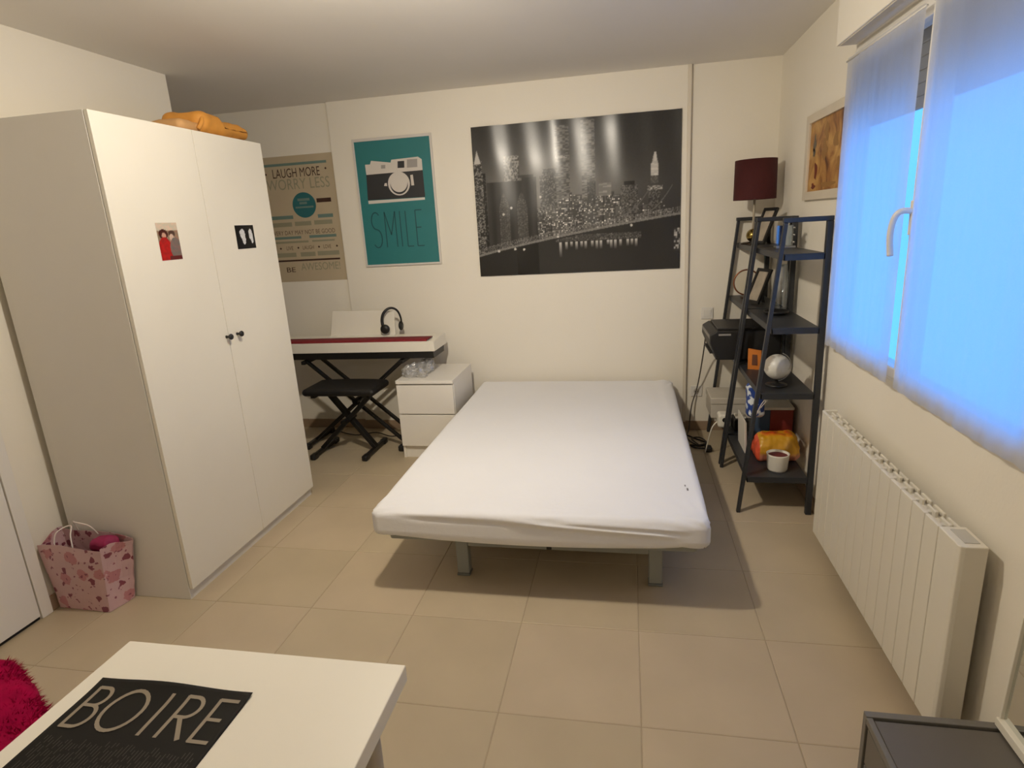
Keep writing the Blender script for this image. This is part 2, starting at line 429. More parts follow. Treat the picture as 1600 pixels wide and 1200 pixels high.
# ================================================================== CEILING LAMP (above the frame), ADDED FILL SPOT AND FILL LAMP
def ceiling_lamp(L, power, label, rad):
    cl = thing('ceiling_lamp', label, 'lamp', (L.x, L.y, ZC), 'ceiling lamps')
    MB().cyl((L.x, L.y, ZC-.02), (L.x, L.y, ZC), .06, n=32).build('canopy', M_white, cl, bevel=.004)
    MB().cyl((L.x, L.y, ZC-.10), (L.x, L.y, ZC-.02), .01, n=16).build('stem', M_silver, cl, smooth=True)
    MB().lathe((L.x, L.y, L.z), [(.02, .072), (.12, .065), (.17, .050), (.172, .046), (.12, .060), (.02, .066)], n=40).build('reflector', M_white, cl, smooth=True)
    ld = bpy.data.lights.new('bulb_light', 'POINT'); ld.energy = power; ld.color = LAMP_COLOR; ld.shadow_soft_size = rad
    lo = bpy.data.objects.new('bulb_light', ld); col.objects.link(lo); lo.parent = cl; lo.location = L-Vector((L.x, L.y, ZC))
    return cl
clamp_ = ceiling_lamp(LAMP, LAMP_POWER, 'white ceiling lamp above the foot of the bed', .045)
aim = (Vector((-.55, 3.9, .6))-LAMP).normalized(); hp0 = LAMP+aim*.02
MB().lathe((0, 0, 0), [(.020, -.05), (.030, -.03), (.045, .045), (.043, .045), (.027, -.025)], n=28).build('fill_spot_head', M_white, clamp_, smooth=True)  # unseen head, added to carry the extra spot
sh_ = clamp_.children[-1]; ORG_L = LAMP-Vector((LAMP.x, LAMP.y, ZC))
for v in sh_.data.vertices: v.co = v.co+ORG[clamp_.name]
sh_.matrix_local = Matrix.Translation(ORG_L+Vector((0, .02, 0))) @ aim.to_track_quat('Z', 'Y').to_matrix().to_4x4()
sp = bpy.data.lights.new('fill_spot', 'SPOT'); sp.energy = FILL_SPOT_POWER; sp.color = LAMP_COLOR; sp.spot_size = math.radians(118); sp.spot_blend = 1.0; sp.shadow_soft_size = .04  # added spot that brightens the bed and back wall
so = bpy.data.objects.new('fill_spot', sp); col.objects.link(so); so.parent = clamp_
so.matrix_local = Matrix.Translation(ORG_L+Vector((0, .02, 0))+aim*.05) @ (-aim).to_track_quat('Z', 'Y').to_matrix().to_4x4()
ceiling_lamp(FILL_LAMP, FILL_LAMP_POWER, 'unseen white fill lamp added behind the white table', .06)  # added fill, lifts the surfaces facing the viewer

# ================================================================== WARDROBE
wx0, wx1, wy0, wy1, wz = -2.462, -1.913, 2.006, 3.075, 2.012
wd = thing('wardrobe', 'tall white two-door wardrobe with small black knobs', 'wardrobe', (-2.18, 2.54, 0))
MB().box(wx0, wx1, wy0, wy0+.018, 0, wz).build('side_panel', M_sidewhite, wd, bevel=.001)
MB().box(wx0, wx1, wy1-.018, wy1, 0, wz).build('side_panel', M_sidewhite, wd, bevel=.001)
MB().box(wx0, wx1, wy0+.018, wy1-.018, wz-.018, wz-.001).build('top_panel', M_sidewhite, wd)
MB().box(wx0, wx0+.006, wy0+.018, wy1-.018, .05, wz-.018).build('back_panel', M_sidewhite, wd)
MB().box(wx0+.006, wx1, wy0+.018, wy1-.018, .048, .066).build('bottom_panel', M_sidewhite, wd)
MB().box(wx1-.012, wx1, wy0+.018, wy1-.018, 0, .047).build('plinth', M_sidewhite, wd)
ym = 2.548
for (a, c, ky) in ((wy0+.001, ym-.0015, 2.530), (ym+.0015, wy1-.001, 2.612)):
    d = MB().box(wx1+.003, -1.893, a, c, .052, wz-.001).build('door', M_white, wd, bevel=.0015)
    kz = 1.083
    MB().lathe((-1.893, ky, kz), [(.0075, 0), (.006, .006), (.006, .014), (.0125, .02), (.0145, .026), (.012, .031), (.004, .033)], n=20, axis='x').build('knob', M_black, d, smooth=True)

# snapshots stuck on the doors
def paint(nx, ny, fn):
    img = np.zeros((ny, nx, 3))
    for j in range(ny):
        for i in range(nx): img[j, i] = fn(i/(nx-1), j/(ny-1))
    return img
def blob(u, v, cu, cv, a, b): return ((u-cu)/a)**2+((v-cv)/b)**2 < 1
def snap(u, v):
    nzv = noise.noise(Vector((u*9, v*14, 1.3)))
    c = (205+20*nzv, 188, 168)
    if v < .80: c = (150+30*nzv, 120, 100)
    if blob(u, v, .28, .70, .22, .13): c = (70, 32, 26)
    if blob(u, v, .30, .66, .10, .08): c = (196, 150, 128)
    if blob(u, v, .68, .70, .16, .10): c = (80, 58, 48)
    if blob(u, v, .66, .60, .11, .10): c = (205, 176, 158)
    if blob(u, v, .28, .22, .34, .40): c = (168+30*nzv, 28, 26)
    if blob(u, v, .80, .30, .30, .30): c = (120+20*nzv, 104, 98)
    if v < .10 and u > .4: c = (96, 36, 34)
    return lin(c)
M_photo = attr_mat('glossy_photo_paper', .25)
t = thing('photo_print', 'small colour snapshot of two people in red and grey on left wardrobe door', 'photo', (-1.8925, 2.279, 1.463))
fn = left_plane(2.219, 1.463, -1.8925)
MB().prism(rect(0, .12, 0, .152), fn, 0, .0006).build('paper', M_paper, t)
printed_grid(lambda u, v, d: fn(u, v, d+.0008), .12, .152, 40, 52, paint(40, 52, snap), 'picture', M_photo, t)
def feet(u, v):
    c = (16, 13, 13)
    nzv = noise.noise(Vector((u*14, v*14, 4)))
    if blob(u, v, .36, .62, .13, .22) or blob(u, v, .40, .40, .09, .22) or blob(u, v, .30, .70, .10, .08): c = (212+25*nzv,)*3
    if blob(u, v, .79, .60, .10, .24) or blob(u, v, .84, .42, .07, .20): c = (214+25*nzv,)*3
    return lin(c)
t = thing('photo_print', 'small black print with two white foot shapes on right wardrobe door', 'photo', (-1.8925, 2.81, 1.484))
fn2 = left_plane(2.734, 1.484, -1.8925)
MB().prism(rect(0, .153, 0, .114), fn2, 0, .0006).build('paper', M_paper, t)
printed_grid(lambda u, v, d: fn2(u, v, d+.0008), .153, .114, 46, 36, paint(46, 36, feet), 'picture', M_photo, t)

# ochre paper bag lying on top of the wardrobe
def crumple(amp, sc, seed):
    def f(o, n):
        k = noise.noise(o*sc+Vector((seed, 0, 0)))+.5*noise.noise(o*sc*2.3+Vector((0, seed, 0)))
        return o+n*amp*k
    return f
pb = thing('paper_bag', 'crumpled ochre paper bag lying on top of the wardrobe', 'bag', (-2.03, 2.8, wz))
M_kraft = mat('ochre_paper', (206, 142, 58), .65, var=.14, vscale=9, bump=.4, bscale=14)
def bagdisp(o, n):
    s = .5*(1+math.cos((o.y+.10)*13))            # waist between the two bulges
    o = Vector((o.x, o.y, o.z*(.82+.18*s)+(.012 if o.y < -.02 else -.006)*(o.z > 0)))
    return o+n*.010*(noise.noise(o*11)+.6*noise.noise(o*25))
MB().rbox((-2.03, 2.85, wz+.048), (.11, .20, .046), .044, (14, 26, 10), bagdisp).build('bag_body', M_kraft, pb, smooth=True)
MB().rbox((-2.02, 2.61, wz+.028), (.09, .075, .026), .026, (10, 10, 8), crumple(.008, 16, 3)).build('folded_end', mat('tan_paper', (196, 150, 96), .7, var=.12, vscale=10), pb, smooth=True)
MB().tube([(-1.93, 2.645, wz+.018), (-1.92, 2.665, wz+.05), (-1.94, 2.69, wz+.082), (-1.99, 2.70, wz+.096)], .010, n=8).build('rolled_edge', M_kraft, pb, smooth=True)

# ================================================================== GIFT BAG
gb = thing('gift_bag', 'pink flowered paper gift bag on the floor beside the wardrobe', 'bag', (-2.35, 1.94, 0))
def flower_mat():
    m = mat('pink_flower_paper', (206, 170, 172), .5, var=.05)
    nt = m.node_tree; bs = nt.nodes['Principled BSDF']
    tc = nt.nodes.new('ShaderNodeTexCoord')
    base = [l.from_socket for l in nt.links if l.to_socket == bs.inputs['Base Color']][0]
    prev = base
    for sc, th, c, off in ((10, .30, (190, 128, 132), 3.3), (16, .25, (132, 64, 80), 0), (34, .20, (140, 76, 92), 7.1)):
        nz = nt.nodes.new('ShaderNodeTexNoise'); nz.inputs['Scale'].default_value = 30
        mp = nt.nodes.new('ShaderNodeMixRGB'); mp.blend_type = 'ADD'; mp.inputs[0].default_value = .05
        nt.links.new(tc.outputs['Object'], nz.inputs['Vector']); nt.links.new(tc.outputs['Object'], mp.inputs[1]); nt.links.new(nz.outputs['Color'], mp.inputs[2])
        ad = nt.nodes.new('ShaderNodeVectorMath'); ad.operation = 'ADD'; ad.inputs[1].default_value = (off, off*.7, off*.3)
        nt.links.new(mp.outputs[0], ad.inputs[0])
        vo = nt.nodes.new('ShaderNodeTexVoronoi'); vo.inputs['Scale'].default_value = sc
        nt.links.new(ad.outputs[0], vo.inputs['Vector'])
        lt = nt.nodes.new('ShaderNodeMath'); lt.operation = 'LESS_THAN'; lt.inputs[1].default_value = th
        nt.links.new(vo.outputs['Distance'], lt.inputs[0])
        mx = nt.nodes.new('ShaderNodeMixRGB'); nt.links.new(lt.outputs[0], mx.inputs[0]); nt.links.new(prev, mx.inputs[1]); mx.inputs[2].default_value = (*lin(c), 1)
        prev = mx.outputs[0]
    nt.links.new(prev, bs.inputs['Base Color'])
    return m
M_gift = flower_mat()
A = [(-2.478, 1.888, .002), (-2.215, 1.880, .002), (-2.190, 1.992, .002), (-2.478, 1.992, .002)]
Bt = [(-2.486, 1.868, .318), (-2.175, 1.872, .312), (-2.118, 1.985, .305), (-2.482, 1.990, .345)]
def wallquad(b, p0, p1, q1, q0, n=10, m=10, bow=0):
    vs = []
    p0, p1, q0, q1 = map(Vector, (p0, p1, q0, q1)); nn = (p1-p0).cross(q0-p0).normalized()
    for j in range(m+1):
        for i in range(n+1):
            u, v = i/n, j/m
            c = (p0*(1-u)+p1*u)*(1-v)+(q0*(1-u)+q1*u)*v
            c = c+nn*(bow*math.sin(math.pi*u)*math.sin(math.pi*min(v*1.0, 1)*.9)+.004*noise.noise(c*18))
            if j == m: c.z += .010*math.sin(u*5)
            vs.append(c)
    b.add(vs, [(j*(n+1)+i, j*(n+1)+i+1, (j+1)*(n+1)+i+1, (j+1)*(n+1)+i) for j in range(m) for i in range(n)])
b = MB()
wallquad(b, A[0], A[1], Bt[1], Bt[0], bow=.008); wallquad(b, A[1], A[2], Bt[2], Bt[1], bow=-.016, n=6); wallquad(b, A[2], A[3], Bt[3], Bt[2]); wallquad(b, A[3], A[0], Bt[0], Bt[3], n=6)
b.add(A, [(3, 2, 1, 0)])
o = b.build('paper_body', M_gift, gb)
sm = o.modifiers.new('solid', 'SOLIDIFY'); sm.thickness = .0015
M_ribbon = mat('white_cord', (226, 214, 206), .6)
MB().tube([(-2.40, 1.872, .315), (-2.395, 1.89, .37), (-2.36, 1.93, .385), (-2.325, 1.89, .36), (-2.31, 1.873, .312)], .0028, n=8).build('handle', M_ribbon, gb, smooth=True)
MB().tube([(-2.39, 1.985, .33), (-2.375, 1.96, .385), (-2.34, 1.94, .395), (-2.30, 1.96, .37), (-2.285, 1.98, .32)], .0028, n=8).build('handle', M_ribbon, gb, smooth=True)
MB().rbox((-2.215, 1.935, .305), (.052, .035, .028), .025, (10, 8, 8), crumple(.008, 24, 5)).build('tissue_paper', mat('magenta_tissue', (142, 24, 74), .7, var=.15, vscale=20), gb, smooth=True)

# ================================================================== POSTERS ON THE BACK WALL
PY = YB-PAN
# --- night skyline
PW, PH = 1.392, 1.004
def skyline():
    nx, ny = 400, 288
    rs = np.random.RandomState(11)
    U, V = np.meshgrid(np.linspace(0, 1, nx), np.linspace(0, 1, ny))
    g = 50+ 70*np.exp(-((V-.56)/.26)**2)*np.exp(-((U-.30)/.45)**2) + 6*rs.rand(ny, nx)
    g += 18*np.exp(-((V-.52)/.14)**2)*np.exp(-((U-.62)/.3)**2)
    def rec(u0, u1, v0, v1, base, lit, amp, cw=2, ch=2, seed=0):
        i0, i1, j0, j1 = int(u0*nx), max(int(u1*nx), int(u0*nx)+1), int(v0*ny), int(v1*ny)
        i0, j0 = max(i0, 0), max(j0, 0); i1, j1 = min(i1, nx), min(j1, ny)
        if i1 <= i0 or j1 <= j0: return
        r = np.random.RandomState(seed)
        H, W_ = j1-j0, i1-i0
        mask = (r.rand((H+ch-1)//ch, (W_+cw-1)//cw) < lit)*(.5+.5*r.rand((H+ch-1)//ch, (W_+cw-1)//cw))
        mask = np.kron(mask, np.ones((ch, cw)))[:H, :W_]
        g[j0:j1, i0:i1] = base+amp*mask+5*r.rand(H, W_)
    # rows of buildings, far to near
    def block(u0, u1, v1, tone, lit, seed, cw=3, ch=3):
        i0, i1, j0, j1 = max(0, int(u0*nx)), min(nx, int(u1*nx)), int(.20*ny), int(v1*ny)
        if i1-i0 < 3 or j1-j0 < 3: return
        r = np.random.RandomState(seed); H, W_ = j1-j0, i1-i0
        cells = (r.rand(H//ch+2, W_//cw+2) < lit)*(60+160*r.rand(H//ch+2, W_//cw+2)**2)
        cells *= (.4+1.2*r.rand(H//ch+2, 1))
        m_ = np.kron(cells, np.array([[0]*cw]+[[1]*(cw-1)+[.15]]*(ch-1)))[:H, :W_]
        g[j0:j1, i0:i1] = np.linspace(tone+12, tone, W_)[None, :]+m_
        g[j0:j1, i1-1] = tone*.6; g[j1-1, i0:i1] = tone+26
    k = 100
    for row, (hm, hs, wd0) in enumerate(((.44, .14, .034), (.38, .10, .040), (.33, .07, .046))):
        u = .31+.01*row
        while u < .97:
            wd1 = wd0*(.6+.8*rs.rand()); fall = np.exp(-((u-.52)/.28)**2)
            block(u, u+wd1, hm*(.72+.28*fall)+hs*rs.rand()*fall+.05, 54+34*rs.rand(), .34+.2*rs.rand(), k); k += 1
            u += wd1*(.85+.3*rs.rand())
    rec(.41, .478, .50, .965, 70, .55, 66, 5, 2, 1); rec(.41, .478, .76, .775, 60, .9, 130, 2, 2, 9)
    rec(.535, .602, .50, .985, 74, .55, 70, 5, 2, 2)
    rec(.345, .41, .46, .70, 46, .35, 90, 2, 2, 3); rec(.33, .35, .40, .66, 60, .3, 90, 2, 2, 31)
    rec(.155, .232, .62, .80, 70, .6, 110, 2, 3, 4)
    rec(.615, .675, .50, .585, 124, .25, 40, 8, 2, 5); rec(.56, .60, .46, .60, 52, .2, 60, 2, 2, 6)
    rec(.72, .80, .38, .56, 66, .5, 60, 2, 2, 7); rec(.735, .785, .56, .585, 40, 0, 0)
    rec(0, .045, .12, .78, 50, .45, 110, 2, 2, 8); rec(.045, .06, .2, .70, 34, .2, 60, 2, 2, 8)
    m = (np.abs(U-.022) < .018*(1-(V-.76)/.09)) & (V > .76) & (V < .85); g[m] = 208
    rec(.852, .905, .34, .52, 58, .4, 60, 2, 2, 12); rec(.845, .915, .515, .548, 90, .6, 110, 3, 2, 13); rec(.86, .897, .56, .61, 84, .3, 40, 2, 2, 14)
    rec(.862, .897, .61, .685, 196, .3, 30, 6, 2, 15)
    m = (np.abs(U-.88) < .012*(1-(V-.685)/.09)+.002) & (V > .685) & (V < .74); g[m] = 190
    m = (np.abs(U-.88) < .005) & (V > .70) & (V < .755); g[m] = 215
    for a in np.arange(.32, .95, .012):                     # glints of street lights
        v = .26+.25*rs.rand()**2; g[int(v*ny):int(v*ny)+2, int(a*nx):int(a*nx)+2] = 180+50*rs.rand()
    # bridge tower at the left with pointed openings
    tower = (U > .062) & (U < .312) & (V < .655-.02*(U < .24)) & (V > .10)
    shade = 46+14*np.sin(U*70)**2+5*rs.rand(ny, nx)
    keep = g.copy(); g[tower] = shade[tower]
    for c, wd_ in ((.145, .026), (.235, .026)):
        op = (np.abs(U-c) < wd_*np.clip((.56-V)/.10, 0, 1)**.6) & (V < .56) & (V > .17)
        g[op] = (60+70*(rs.rand(ny, nx) < .35)*rs.rand(ny, nx)+12)[op]
    rec(.225, .30, .655, .672, 66, 0, 0)
    # deck and water
    deck = .135+.255*(U**.9)*(1-.15*U)
    below = V < deck; g[below] = 34+10*np.exp(-((V[below])/.2)**2)+4*rs.rand(below.sum())
    g[(V < deck) & (U > .31)] += 8
    line = np.abs(V-deck-.008) < .008; g[line] = 112+50*rs.rand(line.sum())
    line = (np.abs(V-deck-.035) < .018) & (rs.rand(ny, nx) < .35); g[line] = 120+50*rs.rand(line.sum())
    tl = (U > .20) & (U < .31) & (V < .40) ; g[tl & (V < deck)] = 30
    # shore lights and reflections
    sh_ = (V > .215) & (V < .255) & (U > .40) & (U < .815); m = sh_ & (V < deck-.01)
    g[m] = 62+120*(rs.rand(m.sum()) < .30)*rs.rand(m.sum())
    for a in [.42, .45, .475, .50, .525, .545, .58, .60, .62, .655, .67, .69, .715, .75, .77, .79]:
        i = int(a*nx); L = .03+.03*rs.rand()+(.05 if a < .43 else 0)
        rows = slice(int((.212-L)*ny), int(.212*ny)); n_ = rows.stop-rows.start
        g[rows, i-2:i+3] = np.maximum(g[rows, i-2:i+3], np.linspace(70, 225, n_)[:, None])
    rec(.972, .998, .12, .27, 60, .5, 150, 3, 4, 20)
    # suspension cables at the right
    for a, c0 in ((.70, .36), (.80, .36)):
        vv = c0+ (U-a)**2*7.0
        m = (np.abs(vv-V) < .005) & (U > a) & (U < a+.16); g[m] = 112
    for a, v in ((.19, .18), (.105, .17), (.235, .175), (.33, .52), (.18, .46), (.14, .42), (.41, .25), (.77, .30)):
        m = ((U-a)/.006)**2+((V-v)/.009)**2 < 1; g[m] = 230
    g = .5*g+.125*(np.roll(g, 1, 0)+np.roll(g, -1, 0)+np.roll(g, 1, 1)+np.roll(g, -1, 1))
    g = np.clip(g*.92, 0, 255)/255
    L = np.where(g <= .04045, g/12.92, ((g+.055)/1.055)**2.4)
    return np.stack([L*1.0, L*.95, L*.87], -1)
ny_p = thing('skyline_poster', 'large black and white night city skyline and bridge poster over the bed', 'poster', (-.351, PY, 1.173))
wave = lambda u, v: .009+.0030*math.sin(u*13+.7)*(.25+v)+.0018*math.sin(u*29+v*3+1)*(.2+v)+.0008*math.sin(v*17+u*4)
printed_grid(back_plane(-1.047, 1.173, PY), PW, PH, 400, 288, skyline(), 'printed_sheet', attr_mat('satin_poster_print', .26, .45), ny_p, wave=wave)

# --- camera poster in a thin white frame
CW, CH = .588, .890
cp = thing('camera_poster', 'teal poster with an old camera and tall letters in a thin white frame', 'poster', (-1.625, PY, 1.276))
fn = back_plane(-1.919, 1.278, PY)
M_teal = mat('teal_print', (44, 120, 122), .45, var=.05, vscale=4)
MB().prism(rect(.004, CW-.004, .004, CH-.004), fn, .001, .010).build('backing', M_paper, cp)
fb = MB()
for p in (rect(0, .014, 0, CH), rect(CW-.014, CW, 0, CH), rect(.014, CW-.014, 0, .014), rect(.014, CW-.014, CH-.020, CH)): fb.prism(p, fn, .001, .016)
fb.build('frame', mat('white_frame', (214, 208, 200), .4), cp, bevel=.001)
flat([rect(.012, CW-.012, .012, CH-.018)], fn, .0110, 'teal_field', M_teal, cp)
M_ivory = mat('ivory_ink', (214, 206, 196), .5); M_ink = mat('charcoal_ink', (46, 46, 48), .5); M_grey1 = mat('grey_ink', (160, 154, 148), .5); M_dteal = mat('dark_teal_ink', (30, 78, 82), .5)
def cpx(x, y):      # crop pixel (873x1200 zoom of the photo poster) -> u,v, bilinear by poster corners
    c = {'tl': (58, 92), 'tr': (742, 45), 'bl': (200, 1185), 'br': (832, 1165)}
    v = 0; u = .5
    for _ in range(20):
        l = (c['bl'][0]*(1-v)+c['tl'][0]*v, c['bl'][1]*(1-v)+c['tl'][1]*v); r = (c['br'][0]*(1-v)+c['tr'][0]*v, c['br'][1]*(1-v)+c['tr'][1]*v)
        u = (x-l[0])/(r[0]-l[0]); yy = l[1]*(1-u)+r[1]*u
        v += (yy-y)/1100
    return u*CW, v*CH
def q(*pts): return [cpx(*p) for p in pts]
def crect(x0, y0, x1, y1): return q((x0, y1), (x1, y1-(x1-x0)*.05), (x1-.02*(y1-y0), y0-(x1-x0)*.05), (x0, y0))
flat([q((205, 600), (693, 578), (672, 345), (188, 372))], fn, .0114, 'camera_body', M_ink, cp)
flat([q((190, 385), (672, 352), (665, 262), (632, 240), (405, 262), (400, 285), (230, 268), (222, 298), (178, 300)), q((212, 632), (692, 602), (690, 582), (208, 604))], fn, .0117, 'camera_top_plate', M_ivory, cp)
flat([crect(460, 275, 518, 332)], fn, .0120, 'viewfinder', M_ink, cp)
flat([crect(318, 305, 355, 335), crect(540, 262, 628, 330)], fn, .0120, 'camera_windows', M_grey1, cp)
lc = cpx(472, 462); lr = CW*.140
flat([ell(*lc, lr, lr*.98)], fn, .0123, 'lens_ring', M_ivory, cp)
flat([ell(lc[0], lc[1]-.006, lr*.80, lr*.80)], fn, .0125, 'lens_rim', M_ink, cp)
flat([ell(lc[0], lc[1]+.006, lr*.78, lr*.78)], fn, .0127, 'lens_glass', M_ivory, cp)
flat([q((578, 480), (602, 478), (590, 388), (568, 392)), q((345, 480), (372, 482), (368, 455), (350, 458))], fn, .0129, 'lens_levers', M_ivory, cp)
a0, a1 = cpx(235, 1010), cpx(700, 680)
uu0, uu1, vv0, vv1 = .085, .485, .135, .375
def pen(pts, w_):
    out = []
    for a, c in zip(pts[:-1], pts[1:]):
        a, c = Vector(a), Vector(c); d = (c-a).normalized(); nn = Vector((-d.y, d.x))*w_/2
        out.append([tuple(a-nn), tuple(c-nn), tuple(c+nn), tuple(a+nn)])
    return out
ar = lambda cu, cv, a, c, t0, t1, n=10: [(cu+a*math.cos(math.radians(t0+(t1-t0)*i/n)), cv+c*math.sin(math.radians(t0+(t1-t0)*i/n))) for i in range(n+1)]
V0, V1 = .135, .385; HV = V1-V0; PWt = .0075
letters = [pen(ar(.115, V0+HV*.76, .034, HV*.24, 40, 270)+ar(.115, V0+HV*.26, .036, HV*.26, 90, -140), PWt),
           pen([(.185, V0), (.185, V1), (.225, V0+HV*.35), (.265, V1), (.265, V0)], PWt),
           pen([(.302, V0), (.302, V1)], PWt), pen([(.345, V1), (.345, V0), (.390, V0)], PWt),
           pen([(.470, V1), (.420, V1), (.420, V0), (.470, V0)], PWt)+pen([(.420, V0+HV*.52), (.458, V0+HV*.52)], PWt)]
for L_ in letters:
    b = MB()
    for p in L_: b.add([fn(u, v, .0121) for u, v in p], [(0, 1, 2, 3)])
    b.build('letter', M_dteal, cp)

# --- typography poster, partly behind the wardrobe
LW, LH = .612, .912
lp = thing('quote_poster', 'beige and teal quote poster with laugh more lettering behind the wardrobe', 'poster', (-2.41, YB, 1.19))
fn = back_plane(-2.712, 1.190, YB)
M_beige = mat('beige_poster', (190, 174, 146), .55, var=.03); M_brown = mat('brown_ink', (62, 38, 28), .55); M_sage = mat('sage_ink', (150, 146, 122), .55); M_lteal = mat('soft_teal_ink', (108, 132, 124), .55); M_dt = mat('deep_teal_ink', (40, 104, 108), .55)
MB().prism(rect(0, LW, 0, LH), fn, .0005, .0015).build('sheet', M_beige, lp)
R = lambda a, c, e, f: rect(a*LW, c*LW, e*LH, f*LH)
tx = lambda s, a, c, e, f: (s, a*LW, c*LW, e*LH, f*LH)
text([tx('LAUGH MORE', .20, .82, .835, .905)], fn, .0019, 'headline', M_brown, lp)
text([tx('WORRY LESS', .10, .93, .742, .825)], fn, .0019, 'second_line', M_sage, lp)
flat([ell(.56*LW, .615*LH, .155*LW, .100*LH, 36)], fn, .0018, 'circle', M_dt, lp)
flat([R(.48, .64, .648, .668), R(.50, .60, .622, .640), R(.44, .68, .592, .606)], fn, .0021, 'circle_lines', M_lteal, lp)
flat([R(.73, .92, .628, .660)], fn, .0019, 'dark_bar', M_brown, lp)
flat([R(.08, .92, .926, .946), R(.06, .39, .512, .540), R(.72, .92, .508, .536), R(.08, .46, .352, .372), R(.57, .93, .352, .374)], fn, .0018, 'teal_bars', M_lteal, lp)
flat([R(.08, .36, .452, .486), R(.40, .62, .454, .488), R(.66, .90, .456, .490), R(.06, .55, .318, .334), R(.60, .90, .320, .334), R(.06, .36, .205, .240), R(.42, .62, .205, .240), R(.65, .94, .207, .242)], fn, .0018, 'faint_lines', M_sage, lp)
text([tx('EVERY DAY MAY NOT BE GOOD', .07, .92, .385, .420), tx('LIVE', .24, .33, .262, .293), tx('LAUGH', .46, .61, .262, .293), tx('LOVE', .74, .84, .262, .293)], fn, .0019, 'small_lettering', mat('umber_ink', (96, 76, 58), .55), lp)
dm = lambda u, v, s: [(u*LW-s, v*LH), (u*LW, v*LH-s), (u*LW+s, v*LH), (u*LW, v*LH+s)]
flat([dm(.16, .278, .009), dm(.40, .278, .009), dm(.68, .278, .009), dm(.92, .278, .009), dm(.11, .87, .009), dm(.90, .885, .009)], fn, .0019, 'diamonds', M_brown, lp)
flat([R(.06, .94, .168, .182)], fn, .0019, 'rule', M_brown, lp)
text([tx('AWESOME!', .40, .93, .090, .152)], fn, .0019, 'last_line', M_sage, lp)
text([tx('BE', .20, .32, .080, .120)], fn, .0019, 'small_word', M_brown, lp)

# --- framed brown picture on the right wall
pf = thing('framed_picture', 'abstract brown and ochre picture in a pale frame beside the window', 'picture', (XR, 3.27, 1.56))
fn = right_plane(3.60, 1.560, XR)
FW, FH = .665, .418
b = MB()
for p in (rect(0, .05, 0, FH), rect(FW-.05, FW, 0, FH), rect(.05, FW-.05, 0, .042), rect(.05, FW-.05, FH-.042, FH)): b.prism(p, fn, .001, .020)
b.build('frame', mat('pale_frame', (214, 202, 182), .45), pf, bevel=.002)
def umber_paint():
    m = mat('umber_painting', (172, 126, 66), .45, var=.3, vscale=7)
    nt = m.node_tree; rp = [n for n in nt.nodes if n.type == 'VALTORGB'][0]; nz = [n for n in nt.nodes if n.type == 'TEX_NOISE'][0]
    nz.inputs['Scale'].default_value = 8; nz.inputs['Detail'].default_value = 6; nz.inputs['Distortion'].default_value = .9
    cr = rp.color_ramp
    cr.elements[0].position = .30; cr.elements[0].color = (*lin((92, 52, 24)), 1)
    cr.elements[1].position = .72; cr.elements[1].color = (*lin((206, 160, 92)), 1)
    e = cr.elements.new(.42); e.color = (*lin((150, 98, 44)), 1)
    e = cr.elements.new(.56); e.color = (*lin((186, 140, 74)), 1)
    return m
MB().prism(rect(.05, FW-.05, .042, FH-.042), fn, .001, .008).build('canvas', umber_paint(), pf)
M_rust = mat('rust_paint', (112, 44, 22), .5); M_slate = mat('slate_paint', (96, 88, 78), .5); M_olive = mat('olive_paint', (150, 108, 54), .5)
bl = lambda u, v, a, c, s: [(u*FW+(a*math.cos(t)*(1+.35*math.sin(3*t+s)))*FW, v*FH+(c*math.sin(t)*(1+.3*math.sin(2*t+s*2)))*FH) for t in [2*math.pi*i/22 for i in range(22)]]
flat([bl(.26, .33, .035, .12, 1), bl(.22, .16, .05, .03, 2)], fn, .0084, 'rust_strokes', M_rust, pf)
flat([bl(.20, .66, .035, .09, 3), bl(.19, .55, .03, .06, 1)], fn, .0084, 'slate_strokes', M_slate, pf)
flat([bl(.45, .55, .06, .10, 2), bl(.70, .62, .05, .10, 4), bl(.55, .16, .16, .035, 1), bl(.48, .74, .05, .09, 5), bl(.78, .36, .04, .06, 2)], fn, .0086, 'olive_strokes', M_olive, pf)

# ================================================================== SOFA BED
bedx0, bedx1, bedy0, bedy1 = -1.078, .306, 2.138, 4.235
bf = thing('bed_frame', 'grey metal folding bed base under the white mattress', 'bed frame', (-.38, 3.1, 0))
for (x, y) in ((-.74, 2.33), (.107, 2.33), (-.74, 3.75), (.107, 3.75)):
    lg = MB().leg((x, y, .012), (x, y, .262), .056, .05).build('leg', M_grey, bf, bevel=.006)
    MB().leg((x, y, .0005), (x, y, .012), .06, .054).build('foot', mat('grey_rubber', (120, 122, 118), .7), lg, bevel=.003)
MB().bar((-.712, 2.325, .165), (.079, 2.325, .165), .035, .03).build('cross_bar', M_grey, bf, bevel=.004)
MB().bar((-.712, 3.75, .165), (.079, 3.75, .165), .035, .03).build('cross_bar', M_grey, bf, bevel=.004)
MB().bar((-.74, 2.355, .225), (-.74, 3.725, .225), .03, .03).build('side_bar', M_grey, bf, bevel=.004)
MB().bar((.107, 2.355, .225), (.107, 3.725, .225), .03, .03).build('side_bar', M_grey, bf, bevel=.004)
MB().bar((-1.02, 2.205, .258), (.262, 2.205, .258), .045, .035).build('front_rail', M_grey, bf, bevel=.012)
MB().bar((-1.02, 4.12, .258), (.262, 4.12, .258), .045, .035).build('rear_rail', M_grey, bf, bevel=.012)
for x in (-1.01, .252): MB().bar((x, 2.225, .258), (x, 4.10, .258), .045, .035).build('long_rail', M_grey, bf, bevel=.012)
M_slatw = mat('bed_slat_wood', (188, 168, 138), .6, var=.08)
for k in range(13):
    y = 2.28+k*.143
    MB().box(-.985, .228, y, y+.06, .262, .272).build('slat', M_slatw, bf)
